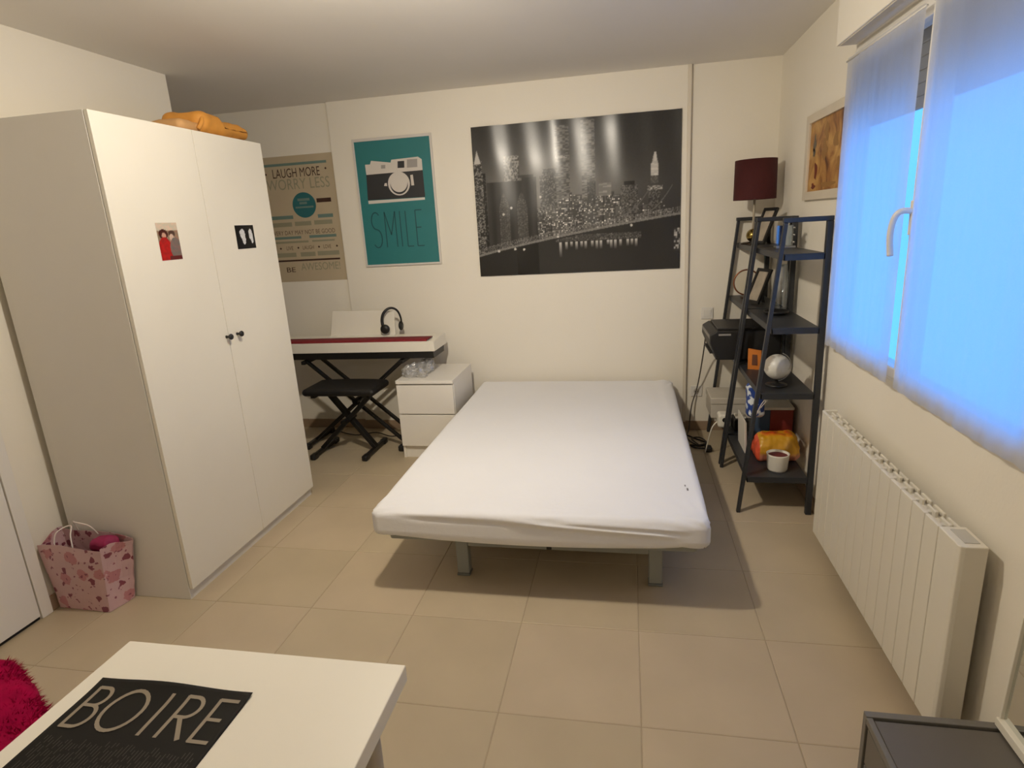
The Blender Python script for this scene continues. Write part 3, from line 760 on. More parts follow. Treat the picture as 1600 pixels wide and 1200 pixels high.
MB().box(-.335, -.315, 2.172, 2.182, .232, .248).build('tag', M_black, bf)
# mattress with its fitted sheet
mt = thing('mattress', 'white mattress in a fitted sheet on the folding bed', 'mattress', (-.38, 3.1, .274))
M_sheet = mat('white_cotton_sheet', (236, 235, 236), .85, var=.012, vscale=3, bump=.10, bscale=55, sheen=.15)
MH = .0635
HX, HY = (bedx1-bedx0)/2, (bedy1-bedy0)/2
ss = lambda a, c, x: (lambda t: t*t*(3-2*t))(max(0, min(1, (x-a)/(c-a))))
def sheetdisp(o, n):
    p = Vector((o.x, o.y, o.z))
    top = ss(.02, .06, o.z)
    p.z += top*(.004*noise.noise(Vector((o.x*2.2, o.y*2.0, 0)))+.0012*noise.noise(Vector((o.x*9, o.y*7, 3))))
    p.z += top*.0012*ss(-.5, .2, o.y)*math.sin(o.x*24+o.y*3+2*noise.noise(Vector((o.x*2, o.y*2, 5))))*ss(.1, .6, o.x)
    front = ss(HY-.10, HY-.005, -o.y)
    s = o.x+.02
    # folds of the sheet running across the front edge, sinking towards the right
    for (zr, sl, x0, x1, am, wd_) in ((.046, -.020, -.60, .10, .007, .010), (.030, -.050, -.15, .62, .009, .011), (.040, -.035, .05, .66, .006, .008), (.052, 0, -.66, .2, .004, .007)):
        zz = zr+sl*(s-x0); k = math.exp(-((o.z-zz)/wd_)**2)*ss(x0, x0+.2, s)*(1-ss(x1-.12, x1, s))
        p.y -= am*k*front; p.z += .4*am*k*front
        k2 = math.exp(-((o.z-zz+.016)/wd_)**2)*ss(x0, x0+.2, s)*(1-ss(x1-.12, x1, s)); p.y += .5*am*k2*front
    # the lower hem droops in the middle
    p.z -= .026*front*ss(.0, -.05, o.z)*max(0, 1-(s/.62)**2) if abs(s) < .62 else 0
    for cx, cy in ((-HX, -HY), (HX, -HY), (HX, HY)):
        d = math.hypot(o.x-cx, o.y-cy)
        if d < .30:
            a = math.atan2(o.y-cy, o.x-cx); p += n*.004*(1-d/.30)*math.sin(a*18+d*14)
    rt = ss(HX-.20, HX-.01, o.x)
    p += n*(.004*rt*math.sin(o.x*60+o.y*2.2+math.sin(o.y*3))*ss(-.2, .8, o.y))
    return p
MB().rbox((-.386, (bedy0+bedy1)/2, .338), (HX, HY, MH), .036, (100, 120, 26), sheetdisp).build('fitted_sheet', M_sheet, mt, smooth=True)
# small printed wash mark near the right front corner
flat([[(.232, 2.445), (.237, 2.445), (.237, 2.462), (.232, 2.462)], [(.238, 2.405), (.245, 2.405), (.245, 2.430), (.238, 2.430)]], lambda u, v, d: (u, v, .4015+d), .0022, 'wash_mark', mat('grey_mark', (120, 116, 118), .8), mt)

# ================================================================== NIGHT TABLE
nx0, nx1, ny0, ny1, nz1 = -1.538, -1.138, 3.665, 4.15, .556
nt_ = thing('night_table', 'low white chest with two drawers left of the bed', 'chest', (-1.338, 3.9, 0))
MB().box(nx0, nx0+.018, ny0+.02, ny1, 0, nz1-.022).build('side_panel', M_white2, nt_, bevel=.001)
MB().box(nx1-.018, nx1, ny0+.02, ny1, 0, nz1-.022).build('side_panel', M_white2, nt_, bevel=.001)
MB().box(nx0, nx1, ny0, ny1, nz1-.022, nz1).build('top', M_white2, nt_, bevel=.0015)
MB().box(nx0+.018, nx1-.018, ny1-.008, ny1, .02, nz1-.022).build('back_panel', M_white2, nt_)
MB().box(nx0+.018, nx1-.018, ny0+.03, ny0+.045, .0, .085).build('plinth', M_white2, nt_)
for z0, z1 in ((.092, .316), (.324, .523)):
    d = MB().box(nx0+.003, nx1-.003, ny0+.001, ny0+.019, z0, z1).build('drawer', M_white2, nt_, bevel=.0015)
MB().box(nx0+.018, nx1-.018, ny0+.021, ny0+.03, .09, nz1-.022).build('carcass_shadow_gap', mat('gap_shade_grey', (196, 190, 178), .7), nt_)  # greyer board, its colour stands in for shade between the drawers
# crumpled clear plastic bag on it
pl = MB()
pl.rbox((-1.435, 3.84, nz1+.030), (.085, .11, .030), .028, (22, 26, 10), lambda o, n: o+n*.022*(noise.noise(o*20)+.9*noise.noise(o*45+Vector((3, 1, 2)))))
pl.rbox((-1.40, 3.95, nz1+.045), (.04, .05, .042), .035, (16, 16, 14), lambda o, n: o+n*.022*(noise.noise(o*24)+.9*noise.noise(o*50+Vector((1, 7, 2)))))
M_film = glass_mat('thin_plastic_film', (.90, .90, .90), .30, .25)
_nt = M_film.node_tree; _o = [n for n in _nt.nodes if n.type == 'OUTPUT_MATERIAL'][0]; _p = _o.inputs[0].links[0].from_socket
_d = _nt.nodes.new('ShaderNodeBsdfDiffuse'); _d.inputs[0].default_value = (.8, .8, .8, 1); _m = _nt.nodes.new('ShaderNodeMixShader'); _m.inputs[0].default_value = .22
_nt.links.new(_p, _m.inputs[1]); _nt.links.new(_d.outputs[0], _m.inputs[2]); _nt.links.new(_m.outputs[0], _o.inputs[0])
tag(pl.build('plastic_bag', M_film), 'crumpled clear plastic bag on top of the white chest', 'bag')

# ================================================================== DIGITAL PIANO, STAND, STOOL
px0, px1, py0, py1 = -2.60, -1.305, 3.85, 4.13
kz0, kz1 = .715, .785
pn = thing('digital_piano', 'white digital piano with a red felt strip over its keys', 'piano', (-1.95, 3.98, .66))
MB().prism([(py0, kz0), (py1, kz0), (py1, kz1+.005), (py0+.15, kz1+.005), (py0+.14, kz1-.012), (py0+.012, kz1-.012), (py0+.010, kz1-.004), (py0, kz1-.004)], lambda u, v, d: (d, u, v), px0+.03, px1-.035).build('body', M_white, pn, bevel=.002)
for a, c in ((px0, px0+.03), (px1-.035, px1)):
    MB().prism([(py0, kz0), (py1, kz0), (py1, kz1+.008), (py0+.16, kz1+.010), (py0+.01, kz1), (py0, kz1-.004)], lambda u, v, d: (d, u, v), a, c).build('end_block', M_white, pn, bevel=.002)
MB().prism([(py0+.004, kz0), (py1-.02, kz0), (py1-.03, kz0-.050), (py0+.012, kz0-.050)], lambda u, v, d: (d, u, v), px0+.02, px1-.012).build('underbody', M_black, pn, bevel=.003)
kb = MB().box(px0+.032, px1-.037, py0+.014, py0+.139, kz1-.0115, kz1-.001).build('keys', mat('ivory_keys', (230, 226, 216), .3), pn)
M_felt = mat('red_felt', (128, 26, 34), .9, var=.1, vscale=40, bump=.2, bscale=300)
flt = MB(); n = 80; vs = []
for j, (yy, zz) in enumerate(((py0+.016, kz1-.0005), (py0+.016, kz1+.006), (py0+.08, kz1+.008), (py0+.150, kz1+.010), (py0+.152, kz1+.0055))):
    for i in range(n+1):
        x = px0+.034+(px1-.055-px0-.034)*i/n
        vs.append((x, yy, zz+.0012*noise.noise(Vector((x*9, j, 0)))))
flt.add(vs, [(j*(n+1)+i, j*(n+1)+i+1, (j+1)*(n+1)+i+1, (j+1)*(n+1)+i) for j in range(4) for i in range(n)])
flt.build('key_felt', M_felt, pn, smooth=True)
mr = MB().hexa([(-2.185, 4.085, kz1+.007), (-1.672, 4.085, kz1+.007), (-1.672, 4.092, kz1+.007), (-2.185, 4.092, kz1+.007)], [(-2.165, 4.125, .975), (-1.682, 4.125, .965), (-1.682, 4.131, .965), (-2.165, 4.131, .975)])
mr.build('music_rest', M_white, pn, bevel=.002)
MB().box(-2.185, -1.672, 4.060, 4.086, kz1+.0055, kz1+.012).build('music_rest_lip', M_white, pn, bevel=.001)
# headphones hanging over the music rest
hp = thing('headphones', 'black headphones hung over the piano music rest', 'headphones', (-1.70, 4.07, .81))
band = [(-1.742, 4.055, .850), (-1.752, 4.058, .900), (-1.742, 4.066, .950), (-1.712, 4.080, .983), (-1.680, 4.10, .988), (-1.652, 4.12, .965), (-1.640, 4.14, .915), (-1.640, 4.15, .86)]
MB().tube(band, lambda t: .012-.006*t, n=10).build('headband', M_black, hp, smooth=True)
MB().lathe((-1.727, 4.034, .845), [(.012, -.014), (.030, -.010), (.034, 0), (.033, .014), (.026, .024)], n=24, axis='y').build('ear_cup', M_black, hp, smooth=True)
MB().lathe((-1.648, 4.152, .850), [(.026, -.010), (.033, -.004), (.034, .004), (.028, .010)], n=24, axis='x').build('ear_cup', M_black, hp, smooth=True)
# double braced cross stand
ks = thing('keyboard_stand', 'black double-braced cross stand under the white piano', 'stand', (-1.95, 3.98, 0))
zt = .655
TL, TR, BL, BR = (-2.31, zt), (-1.565, zt), (-2.335, .030), (-1.60, .030)
for y in (3.93, 4.05):
    MB().bar((TR[0], y, TR[1]), (BL[0], y, BL[1]), .020, .034, up=(0, 1, 0)).build('brace', M_blackmetal, ks, bevel=.003)
for y in (3.90, 4.08):
    MB().bar((TL[0], y, TL[1]), (BR[0], y, BR[1]), .020, .030, up=(0, 1, 0)).build('brace', M_blackmetal, ks, bevel=.003)
MB().cyl((-1.955, 3.88, .345), (-1.955, 4.10, .345), .022, n=18).build('pivot', M_blackmetal, ks)
for x, z in (TL, TR):
    MB().bar((x, 3.86, z-.014), (x, 4.13, z-.014), .03, .026).build('top_arm', M_blackmetal, ks, bevel=.004)
for x, z in (BL, BR):
    f = MB().bar((x, 3.82, .026), (x, 4.17, .026), .03, .03).build('foot_bar', M_blackmetal, ks, bevel=.004)
    for y in (3.81, 4.17): MB().rbox((x, y, .022), (.023, .028, .0215), .012, (8, 8, 8)).build('rubber_cap', M_black, f, smooth=True)
MB().tube([(-1.62, 3.93, .10), (-1.605, 3.90, .125), (-1.60, 3.88, .15)], .006).build('lock_lever', M_blackmetal, ks, smooth=True)
# stool
st = thing('piano_stool', 'black padded cross-leg stool in front of the piano stand', 'stool', (-1.96, 3.74, 0))
MB().rbox((-1.93, 3.73, .492), (.265, .150, .024), .026, (18, 14, 8), lambda o, n: o+Vector((0, 0, .008*max(0, 1-(o.x/.28)**2)*(o.z > 0)))).build('seat', mat('black_vinyl', (20, 18, 18), .55, var=.1, bump=.1, bscale=200), st, smooth=True)
sL, sR = -2.185, -1.795
for (xa, xb, y) in ((sL, -1.74, 3.70), (sR, -2.12, 3.735)):
    MB().bar((xa, y+.06, .035), (xb, y+.06, .462), .030, .048, up=(0, 1, 0)).build('cross_leg', M_blackmetal, st, bevel=.003)
for x in (sL, sR):
    f = MB().bar((x, 3.62, .024), (x, 3.95, .024), .028, .028).build('foot_bar', M_blackmetal, st, bevel=.004)
    for y in (3.62, 3.945): MB().rbox((x, y, .021), (.021, .032, .0205), .012, (8, 8, 8)).build('rubber_cap', M_black, f, smooth=True)
MB().cyl((-1.968, 3.69, .246), (-1.968, 3.87, .246), .020, n=18).build('pivot', M_blackmetal, st)
for x in (-2.12, -1.74): MB().bar((x, 3.60, .463), (x, 3.86, .463), .03, .018).build('seat_rail', M_blackmetal, st)
# cable under the piano
tag(MB().tube([(-2.35, 4.22, .008), (-2.1, 4.1, .008), (-1.95, 4.16, .008), (-1.78, 4.08, .008), (-1.66, 4.2, .008), (-1.58, 4.24, .10), (-1.57, 4.25, .30)], .004, n=8).build('power_cable', mat('dark_cable', (40, 32, 28), .6), smooth=True), 'thin dark cable lying under the piano stand', 'cable')

# ================================================================== LADDER SHELVES
Z4, Z3, Z2, Z1, ZT = .205, .650, .976, 1.322, 1.462
def lx(z): return .560+(.712-.560)*z/ZT
M_lip = M_shelf
def shelf_unit(y0, y1, label):
    t = thing('ladder_shelf', label, 'shelf', (.74, (y0+y1)/2, 0), 'dark ladder shelves along the right wall')
    W_ = .026
    for y in (y0+W_/2, y1-W_/2):
        MB().leg((lx(0), y, .0), (lx(ZT), y, ZT), .019, W_-.003).build('leg', M_shelf, t, bevel=.003)
        MB().leg((.900, y, .0), (.900, y, ZT), .028, W_).build('leg', M_shelf, t, bevel=.003)
        MB().box(lx(ZT)-.013, .914, y-W_/2, y+W_/2, ZT, ZT+.022).build('top_rail', M_shelf, t, bevel=.003)
    for z in (Z4, Z3, Z2, Z1):
        a = lx(z)+.013; MB().box(a, .886, y0, y1, z-.006, z).build('shelf_board', M_shelf, t, bevel=.0015)
        e = [o for o in t.children][-1]
        b = MB().box(a, .886, y0, y0+.004, z-.030, z-.006).box(a, .886, y1-.004, y1, z-.030, z-.006).box(a, a+.004, y0, y1, z-.030, z-.006).box(.882, .886, y0, y1, z-.030, z-.006)
        b.build('lip', M_lip, e)
    return t
SA, SB = (3.012, 3.632), (3.662, 4.282)
shelf_unit(*SA, 'near dark grey steel ladder shelf holding the globe and white pot')
shelf_unit(*SB, 'far dark grey steel ladder shelf in the corner holding the lamp and printer')

# --- lamp
lm = thing('table_lamp', 'table lamp with dark red drum shade on the far shelf top', 'lamp', (.765, 4.07, Z1))
lxx, lyy = .768, 4.07
MB().lathe((lxx, lyy, Z1), [(.075, 0), (.075, .006), (.055, .012), (.012, .016)], n=32).build('base', mat('dark_bronze', (50, 40, 30), .3, metal=.8), lm, smooth=True)
MB().sphere((lxx, lyy, Z1+.052), .040, 24, 14).build('ball', mat('brass', (150, 128, 70), .22, metal=1), lm, smooth=True)
MB().cyl((lxx, lyy, Z1+.08), (lxx, lyy, 1.62), .007, n=14).build('stem', mat('pale_stem', (176, 164, 144), .3), lm, smooth=True)
sd = MB().lathe((lxx, lyy, 0), [(.124, 1.588), (.121, 1.820), (.118, 1.820), (.121, 1.588), (.124, 1.588)], n=48, cap=False)
sd = sd.build('shade', mat('dark_red_fabric', (66, 12, 11), .85, var=.08, vscale=60, bump=.15, bscale=200), lm, smooth=True)
MB().lathe((lxx, lyy, 1.70), [(.010, -.05), (.024, 0), (.028, .03), (.02, .055), (.006, .065)], n=20).build('bulb', M_paper, lm, smooth=True)
for k in range(3):
    a = 2*math.pi*k/3; MB().bar((lxx, lyy, 1.62), (lxx+.121*math.cos(a), lyy+.121*math.sin(a), 1.60), .003, .003).build('shade_spoke', M_silver, lm)

# --- leaning picture frames
def lean_frame(name, label, xb, xt, zb, zt_, y0, y1, mm=.018, yaw=.38):
    t = thing(name, label, 'picture frame', ((xb+xt)/2, (y0+y1)/2, zb), 'black picture frames on the shelves')
    L = math.hypot(xt-xb, zt_-zb); tl = (xt-xb)/L; up = (zt_-zb)/L
    cy_, sy_ = math.cos(yaw), math.sin(yaw)      # picture faces the room and a little towards the viewer
    e = Vector((cy_*tl, sy_*tl, up)); wv = Vector((sy_, -cy_, 0)); nrm = Vector((-cy_*up, -sy_*up, tl))
    fn = lambda u, v, dd: tuple(Vector((xb, y1, zb))+wv*u+e*v+nrm*dd)
    Wf = y1-y0; b = MB()
    for p in (rect(0, mm, 0, L), rect(Wf-mm, Wf, 0, L), rect(mm, Wf-mm, 0, mm), rect(mm, Wf-mm, L-mm, L)): b.prism(p, fn, 0, .014)
    b.build('frame', M_black, t, bevel=.001)
    MB().prism(rect(mm*.5, Wf-mm*.5, mm*.5, L-mm*.5), fn, .001, .004).build('backing', mat('frame_card', (150, 138, 118), .7), t)
    flat([rect(mm, Wf-mm, mm, L-mm)], fn, .006, 'picture', mat('faded_photo', (176, 164, 146), .3, var=.2, vscale=14), t)
    c0 = Vector((xb, y1, zb))+wv*Wf/2; c1 = c0+e*L*.6-nrm*.002; c2 = Vector((c1.x+cy_*.02, c1.y+sy_*.02, zb))
    MB().bar(c1, c2, .03, .004, up=tuple(nrm)).build('easel_leg', M_black, t)
    return t
lean_frame('picture_frame', 'black picture frame leaning back beside the red lamp', .750, .835, Z1+.002, 1.530, 3.86, 3.995)
lean_frame('picture_frame', 'black picture frame leaning on the second shelf under the lamp', .718, .800, Z2+.002, 1.178, 3.78, 3.92)
# --- acrylic block frames
ac = thing('acrylic_frame', 'clear acrylic photo block with silver studs on the near shelf top', 'photo frame', (.82, 3.47, Z1))
MB().box(.775, .855, 3.462, 3.470, Z1+.012, Z1+.118).build('front_sheet', M_clear, ac)
MB().box(.775, .855, 3.484, 3.492, Z1+.012, Z1+.118).build('back_sheet', M_clear, ac)
MB().box(.782, .822, 3.473, 3.481, Z1+.014, Z1+.116).build('print', mat('night_blue_print', (40, 52, 92), .4), ac)
MB().box(.822, .849, 3.473, 3.481, Z1+.014, Z1+.116).build('pale_print', mat('pale_print', (186, 190, 186), .4, var=.2, vscale=30), ac)
MB().box(.770, .866, 3.445, 3.510, Z1, Z1+.012).build('base', M_silver, ac, bevel=.002)
for z in (Z1+.03, Z1+.067, Z1+.104): MB().cyl((.858, 3.456, z), (.858, 3.498, z), .005, n=12).build('stud', M_chrome, ac, smooth=True)
# --- hoop mirror
hm = thing('hoop_ornament', 'round pale disc in a copper ring on the second shelf', 'ornament', (.755, 4.12, Z2))
ring = [(.752+.078*math.cos(2*math.pi*k/24), 4.12, 1.078+.080*math.sin(2*math.pi*k/24)) for k in range(24)]
MB().tube(ring, .005, n=8, sub=2, closed=True).build('ring', mat('copper', (150, 96, 66), .35, metal=.8), hm, smooth=True)
MB().cyl((.752, 4.117, 1.078), (.752, 4.123, 1.078), .072, n=40).build('disc', mat('pale_disc', (214, 204, 182), .4), hm)
MB().box(.722, .782, 4.095, 4.145, Z2, Z2+.010).build('foot', mat('dark_wood', (66, 46, 34), .5), hm, bevel=.002)
# --- glass vase, black dish
vz = MB().lathe((.845, 3.60, Z2), [(.032, 0), (.034, .02), (.034, .20), (.026, .235), (.028, .25), (.025, .25), (.023, .235), (.031, .195), (.031, .02), (.0, .012)], n=28, cap=False)
tag(vz.build('glass_vase', M_clear, smooth=True), 'tall clear glass vase on the second shelf of the near unit', 'vase')
dz = MB().lathe((.785, 3.43, Z2), [(.045, 0), (.060, .008), (.064, .020), (.060, .020), (.054, .010), (.0, .006)], n=32, cap=False)
tag(dz.build('black_dish', M_black, smooth=True), 'shallow black dish in front of the glass vase', 'dish')
# --- printer
pr = thing('printer', 'black inkjet printer overhanging the far shelf', 'printer', (.70, 3.93, Z3))
prof = [(.520, Z3+.012), (.885, Z3+.012), (.885, .835), (.520, .838), (.482, .815), (.480, .765), (.510, .690)]
MB().prism(prof, lambda u, v, d: (u, d, v), 3.70, 4.10).build('body', mat('printer_black', (26, 25, 25), .5, var=.1), pr, bevel=.006)
MB().box(.53, .87, 3.74, 4.07, .838, .850).build('scanner_lid', mat('printer_lid', (44, 42, 41), .5), pr, bevel=.004)
MB().hexa([(.482, 3.72, .770), (.482, 4.08, .770), (.487, 4.08, .770), (.487, 3.72, .770)], [(.4795, 3.72, .812), (.4795, 4.08, .812), (.484, 4.08, .812), (.484, 3.72, .812)]).build('control_panel', mat('panel_grey', (120, 116, 110), .5), pr)
MB().box(.53, .60, 3.695, 3.7005, .812, .822).build('badge', mat('badge_silver', (150, 146, 140), .4), pr)
MB().box(.49, .56, 3.76, 4.04, Z3+.040, Z3+.048).build('paper_tray', mat('printer_lid', (44, 42, 41), .5), pr)
for x in (.66, .86):
    for y in (3.72, 4.08): MB().cyl((x, y, Z3), (x, y, Z3+.013), .012, n=14).build('foot', M_black, pr)
# --- orange card
oc = MB().hexa([(.668, 3.515, Z3), (.735, 3.495, Z3), (.741, 3.512, Z3), (.674, 3.532, Z3)], [(.668, 3.525, .768), (.735, 3.505, .758), (.741, 3.518, .758), (.674, 3.538, .768)])
t = thing('card_box', 'small orange box standing beside the globe', 'box', (.70, 3.51, Z3))
oc.build('carton', mat('orange_card', (196, 112, 28), .5, var=.06), t, bevel=.001)
MB().hexa([(.688, 3.5075, .675), (.717, 3.499, .675), (.718, 3.5020, .675), (.689, 3.5105, .675)], [(.690, 3.5145, .735), (.715, 3.5065, .735), (.716, 3.5090, .735), (.691, 3.5170, .735)]).build('printed_motif', mat('umber_print', (92, 46, 16), .5), t)
# --- globe
gl = thing('globe', 'small ivory globe on a black foot on the near shelf', 'globe', (.757, 3.17, Z3))
gc = (.745, 3.17, .748)
M_globe = mat('ivory_globe', (214, 208, 190), .35, var=.2, vscale=11)
rp = [n for n in M_globe.node_tree.nodes if n.type == 'VALTORGB'][0]; rp.color_ramp.elements[0].position = .47; rp.color_ramp.elements[1].position = .53
rp.color_ramp.elements[0].color = (*lin((216, 212, 198)), 1); rp.color_ramp.elements[1].color = (*lin((168, 160, 146)), 1)
MB().sphere(gc, .064, 32, 20).build('sphere', M_globe, gl, smooth=True)
ma = [(gc[0]+.074*math.sin(a)*.9, gc[1]-.0, gc[2]+.074*math.cos(a)) for a in [math.radians(x) for x in range(20, 181, 20)]]
MB().tube(ma, .003, n=8, sub=3).build('meridian_arm', M_silver, gl, smooth=True)
MB().lathe((gc[0], gc[1], Z3), [(.052, 0), (.054, .005), (.045, .010), (.012, .016), (.008, .028)], n=30).build('foot', M_black, gl, smooth=True)
# --- bottom shelf things
rb = thing('storage_box', 'blue and red box with a white lid on the bottom shelf', 'box', (.82, 3.52, Z4))
MB().box(.735, .790, 3.45, 3.60, Z4, .425).build('blue_side', mat('steel_blue_card', (66, 88, 116), .55), rb, bevel=.002)
MB().box(.7905, .912, 3.45, 3.60, Z4, .425).build('red_side', mat('brick_red_card', (134, 46, 38), .55, var=.08), rb, bevel=.002)
MB().box(.731, .916, 3.446, 3.604, .4255, .442).build('lid', M_paper, rb, bevel=.002)
yb_ = thing('snack_bag', 'puffy yellow and orange bag behind the white pot', 'bag', (.79, 3.29, Z4))
def bagmat():
    m = mat('yellow_orange_film', (208, 148, 24), .35, var=.05)
    nt = m.node_tree; bs = nt.nodes['Principled BSDF']; tc = nt.nodes.new('ShaderNodeTexCoord'); sx = nt.nodes.new('ShaderNodeSeparateXYZ')
    nt.links.new(tc.outputs['Generated'], sx.inputs[0])
    r = nt.nodes.new('ShaderNodeValToRGB'); cr = r.color_ramp
    cr.elements[0].position = 0; cr.elements[0].color = (*lin((206, 120, 100)), 1); cr.elements[1].position = 1; cr.elements[1].color = (*lin((196, 60, 20)), 1)
    for p_, c_ in ((.26, (204, 130, 104)), (.40, (204, 150, 44)), (.90, (208, 154, 26)), (.97, (206, 92, 28))): e = cr.elements.new(p_); e.color = (*lin(c_), 1)
    nz = nt.nodes.new('ShaderNodeTexNoise'); nz.inputs['Scale'].default_value = 5; nt.links.new(tc.outputs['Generated'], nz.inputs['Vector'])
    ad = nt.nodes.new('ShaderNodeMath'); ad.operation = 'MULTIPLY_ADD'; ad.inputs[1].default_value = .10; nt.links.new(nz.outputs['Fac'], ad.inputs[0])
    sb = nt.nodes.new('ShaderNodeMath'); sb.operation = 'SUBTRACT'; sb.inputs[1].default_value = .05
    nt.links.new(sx.outputs['Z'], ad.inputs[2]); nt.links.new(ad.outputs[0], sb.inputs[0]); nt.links.new(sb.outputs[0], r.inputs['Fac'])
    l = nt.nodes.new('ShaderNodeMath'); l.operation = 'LESS_THAN'; l.inputs[1].default_value = .11; nt.links.new(sx.outputs['X'], l.inputs[0])
    mx = nt.nodes.new('ShaderNodeMixRGB'); nt.links.new(l.outputs[0], mx.inputs[0]); nt.links.new(r.outputs[0], mx.inputs[1]); mx.inputs[2].default_value = (*lin((212, 84, 52)), 1)
    nt.links.new(mx.outputs[0], bs.inputs['Base Color'])
    return m
MB().rbox((.790, 3.29, Z4+.072), (.112, .085, .070), .034, (22, 18, 16), lambda o, n: Vector((o.x*(1-.12*ss(0, .07, o.z)), o.y*(1-.35*ss(-.02, .07, o.z)), o.z))+n*.011*(noise.noise(o*16)+.8*noise.noise(o*37))).build('bag_body', bagmat(), yb_, smooth=True)
cp_ = thing('white_pot', 'small white pot on the front of the bottom shelf', 'pot', (.762, 3.115, Z4))
MB().lathe((.762, 3.115, Z4), [(.0, 0), (.045, 0), (.049, .01), (.055, .085), (.057, .092), (.052, .092), (.049, .080), (.0, .078)], n=36, cap=False).build('cup', M_white, cp_, smooth=True)
MB().cyl((.762, 3.115, Z4+.078), (.762, 3.115, Z4+.081), .0485, n=32).build('contents', mat('dark_red_contents', (112, 44, 44), .7, var=.3, vscale=60), cp_)
bb = thing('plastic_packet', 'blue and white plastic packet hanging under the globe shelf', 'packet', (.69, 3.36, .42))
def packmat():
    m = mat('blue_white_film', (36, 64, 130), .35, var=.05, vscale=20)
    rp = [n for n in m.node_tree.nodes if n.type == 'VALTORGB'][0]; rp.color_ramp.elements[0].position = .52; rp.color_ramp.elements[1].position = .55
    rp.color_ramp.elements[0].color = (*lin((30, 62, 138)), 1); rp.color_ramp.elements[1].color = (*lin((216, 222, 226)), 1)
    return m
MB().rbox((.685, 3.36, .515), (.045, .05, .098), .03, (10, 10, 16), crumple(.008, 22, 4)).build('film', packmat(), bb, smooth=True)
MB().tube([(.745, 3.33, .6195), (.73, 3.30, .55), (.70, 3.29, .50), (.675, 3.28, .44)], .0022, n=6).build('tie', M_ribbon, bb, smooth=True)
MB().tube([(.785, 3.33, .6195), (.75, 3.29, .56), (.70, 3.285, .49)], .0022, n=6).build('tie', M_ribbon, bb, smooth=True)
fd = thing('document_folder', 'thin white folder standing on the bottom shelf by the leg', 'folder', (.645, 3.45, Z4))
MB().hexa([(.640, 3.34, Z4), (.646, 3.34, Z4), (.646, 3.55, Z4), (.640, 3.55, Z4)], [(.632, 3.34, .395), (.638, 3.34, .395), (.638, 3.55, .395), (.632, 3.55, .395)]).build('cover', M_paper, fd)
MB().hexa([(.6465, 3.343, Z4), (.652, 3.343, Z4), (.652, 3.547, Z4), (.6465, 3.547, Z4)], [(.6385, 3.343, .385), (.644, 3.343, .385), (.644, 3.547, .385), (.6385, 3.547, .385)]).build('sheets', mat('sheets', (206, 200, 188), .7), fd)
wb = thing('white_box', 'flat white box on the bottom shelf in the corner', 'box', (.68, 4.08, Z4))
MB().box(.535, .80, 3.96, 4.22, Z4, .30).build('carton', mat('white_carton', (206, 198, 184), .6), wb, bevel=.004)
MB().box(.530, .805, 3.955, 4.225, .3005, .345).build('lid', mat('white_carton', (206, 198, 184), .6), wb, bevel=.006)
pa = thing('plug_adapter', 'white plug adapter on the bottom shelf beside black box', 'adapter', (.58, 3.80, Z4))
MB().rbox((.592, 3.80, Z4+.046), (.040, .045, .045), .018, (8, 8, 8)).build('body', M_white, pa, smooth=True)
MB().cyl((.592, 3.754, Z4+.056), (.592, 3.760, Z4+.056), .015, n=18).build('socket', M_dark, pa)
MB().tube([(.552, 3.80, Z4+.03), (.52, 3.78, .20), (.50, 3.80, .10), (.49, 3.84, .006)], .004, n=8).build('cord', M_white, pa, smooth=True)
bk = thing('power_brick', 'black power unit with white top on the bottom shelf', 'power unit', (.68, 3.76, Z4))
MB().box(.640, .725, 3.70, 3.82, Z4, Z4+.075).build('body', M_black, bk, bevel=.006)
MB().box(.650, .715, 3.72, 3.80, Z4+.0755, Z4+.090).build('top_cover', M_white, bk, bevel=.006)
# --- cables by the back wall
M_cab = mat('black_cable', (34, 30, 28), .6)
tag(MB().tube([(.50, 4.05, .76), (.50, 4.16, .60), (.485, 4.24, .40), (.47, 4.272, .30), (.44, 4.25, .20), (.42, 4.20, .05), (.40, 4.12, .008), (.45, 3.98, .008), (.52, 4.02, .008), (.49, 4.12, .008), (.43, 4.10, .008), (.47, 3.95, .012)], .0045, n=8).build('power_cable', mat('grey_cable', (70, 64, 58), .6), smooth=True), 'grey cable hanging down the back wall behind the bed corner', 'cable')
tag(MB().tube([(.40, 4.18, .006), (.46, 4.10, .006), (.52, 4.02, .006), (.47, 3.96, .006), (.41, 3.98, .006), (.44, 3.92, .008), (.50, 3.90, .012)], .005, n=8).build('coiled_cable', M_cab, smooth=True), 'black cable coiled on the floor between bed and shelf', 'cable')
MBp = MB().rbox((.515, 3.885, .018), (.022, .030, .0175), .010, (8, 8, 8))
tag(MBp.build('black_plug', M_black, smooth=True), 'black plug lying on the floor beside the shelf', 'plug')
# --- switch and outlet on back wall
def wallplate(name, label, cat, x, z, y, kind):
    t = thing(name, label, cat, (x, y, z))
    MB().box(x-.04, x+.04, y-.009, y, z-.04, z+.04).build('plate', M_pvc, t, bevel=.004)
    if kind == 'switch': MB().hexa([(x-.025, y-.012, z-.025), (x+.025, y-.012, z-.025), (x+.025, y-.0092, z-.025), (x-.025, y-.0092, z-.025)], [(x-.025, y-.016, z+.025), (x+.025, y-.016, z+.025), (x+.025, y-.0092, z+.025), (x-.025, y-.0092, z+.025)]).build('rocker', M_pvc, t, bevel=.001)
    else:
        MB().cyl((x, y-.0105, z), (x, y-.0092, z), .020, n=24).build('socket', mat('socket_grey', (190, 182, 170), .5), t)
        for dx in (-.009, .009): MB().cyl((x+dx, y-.0112, z), (x+dx, y-.0106, z), .003, n=10).build('pin_hole', M_dark, t)
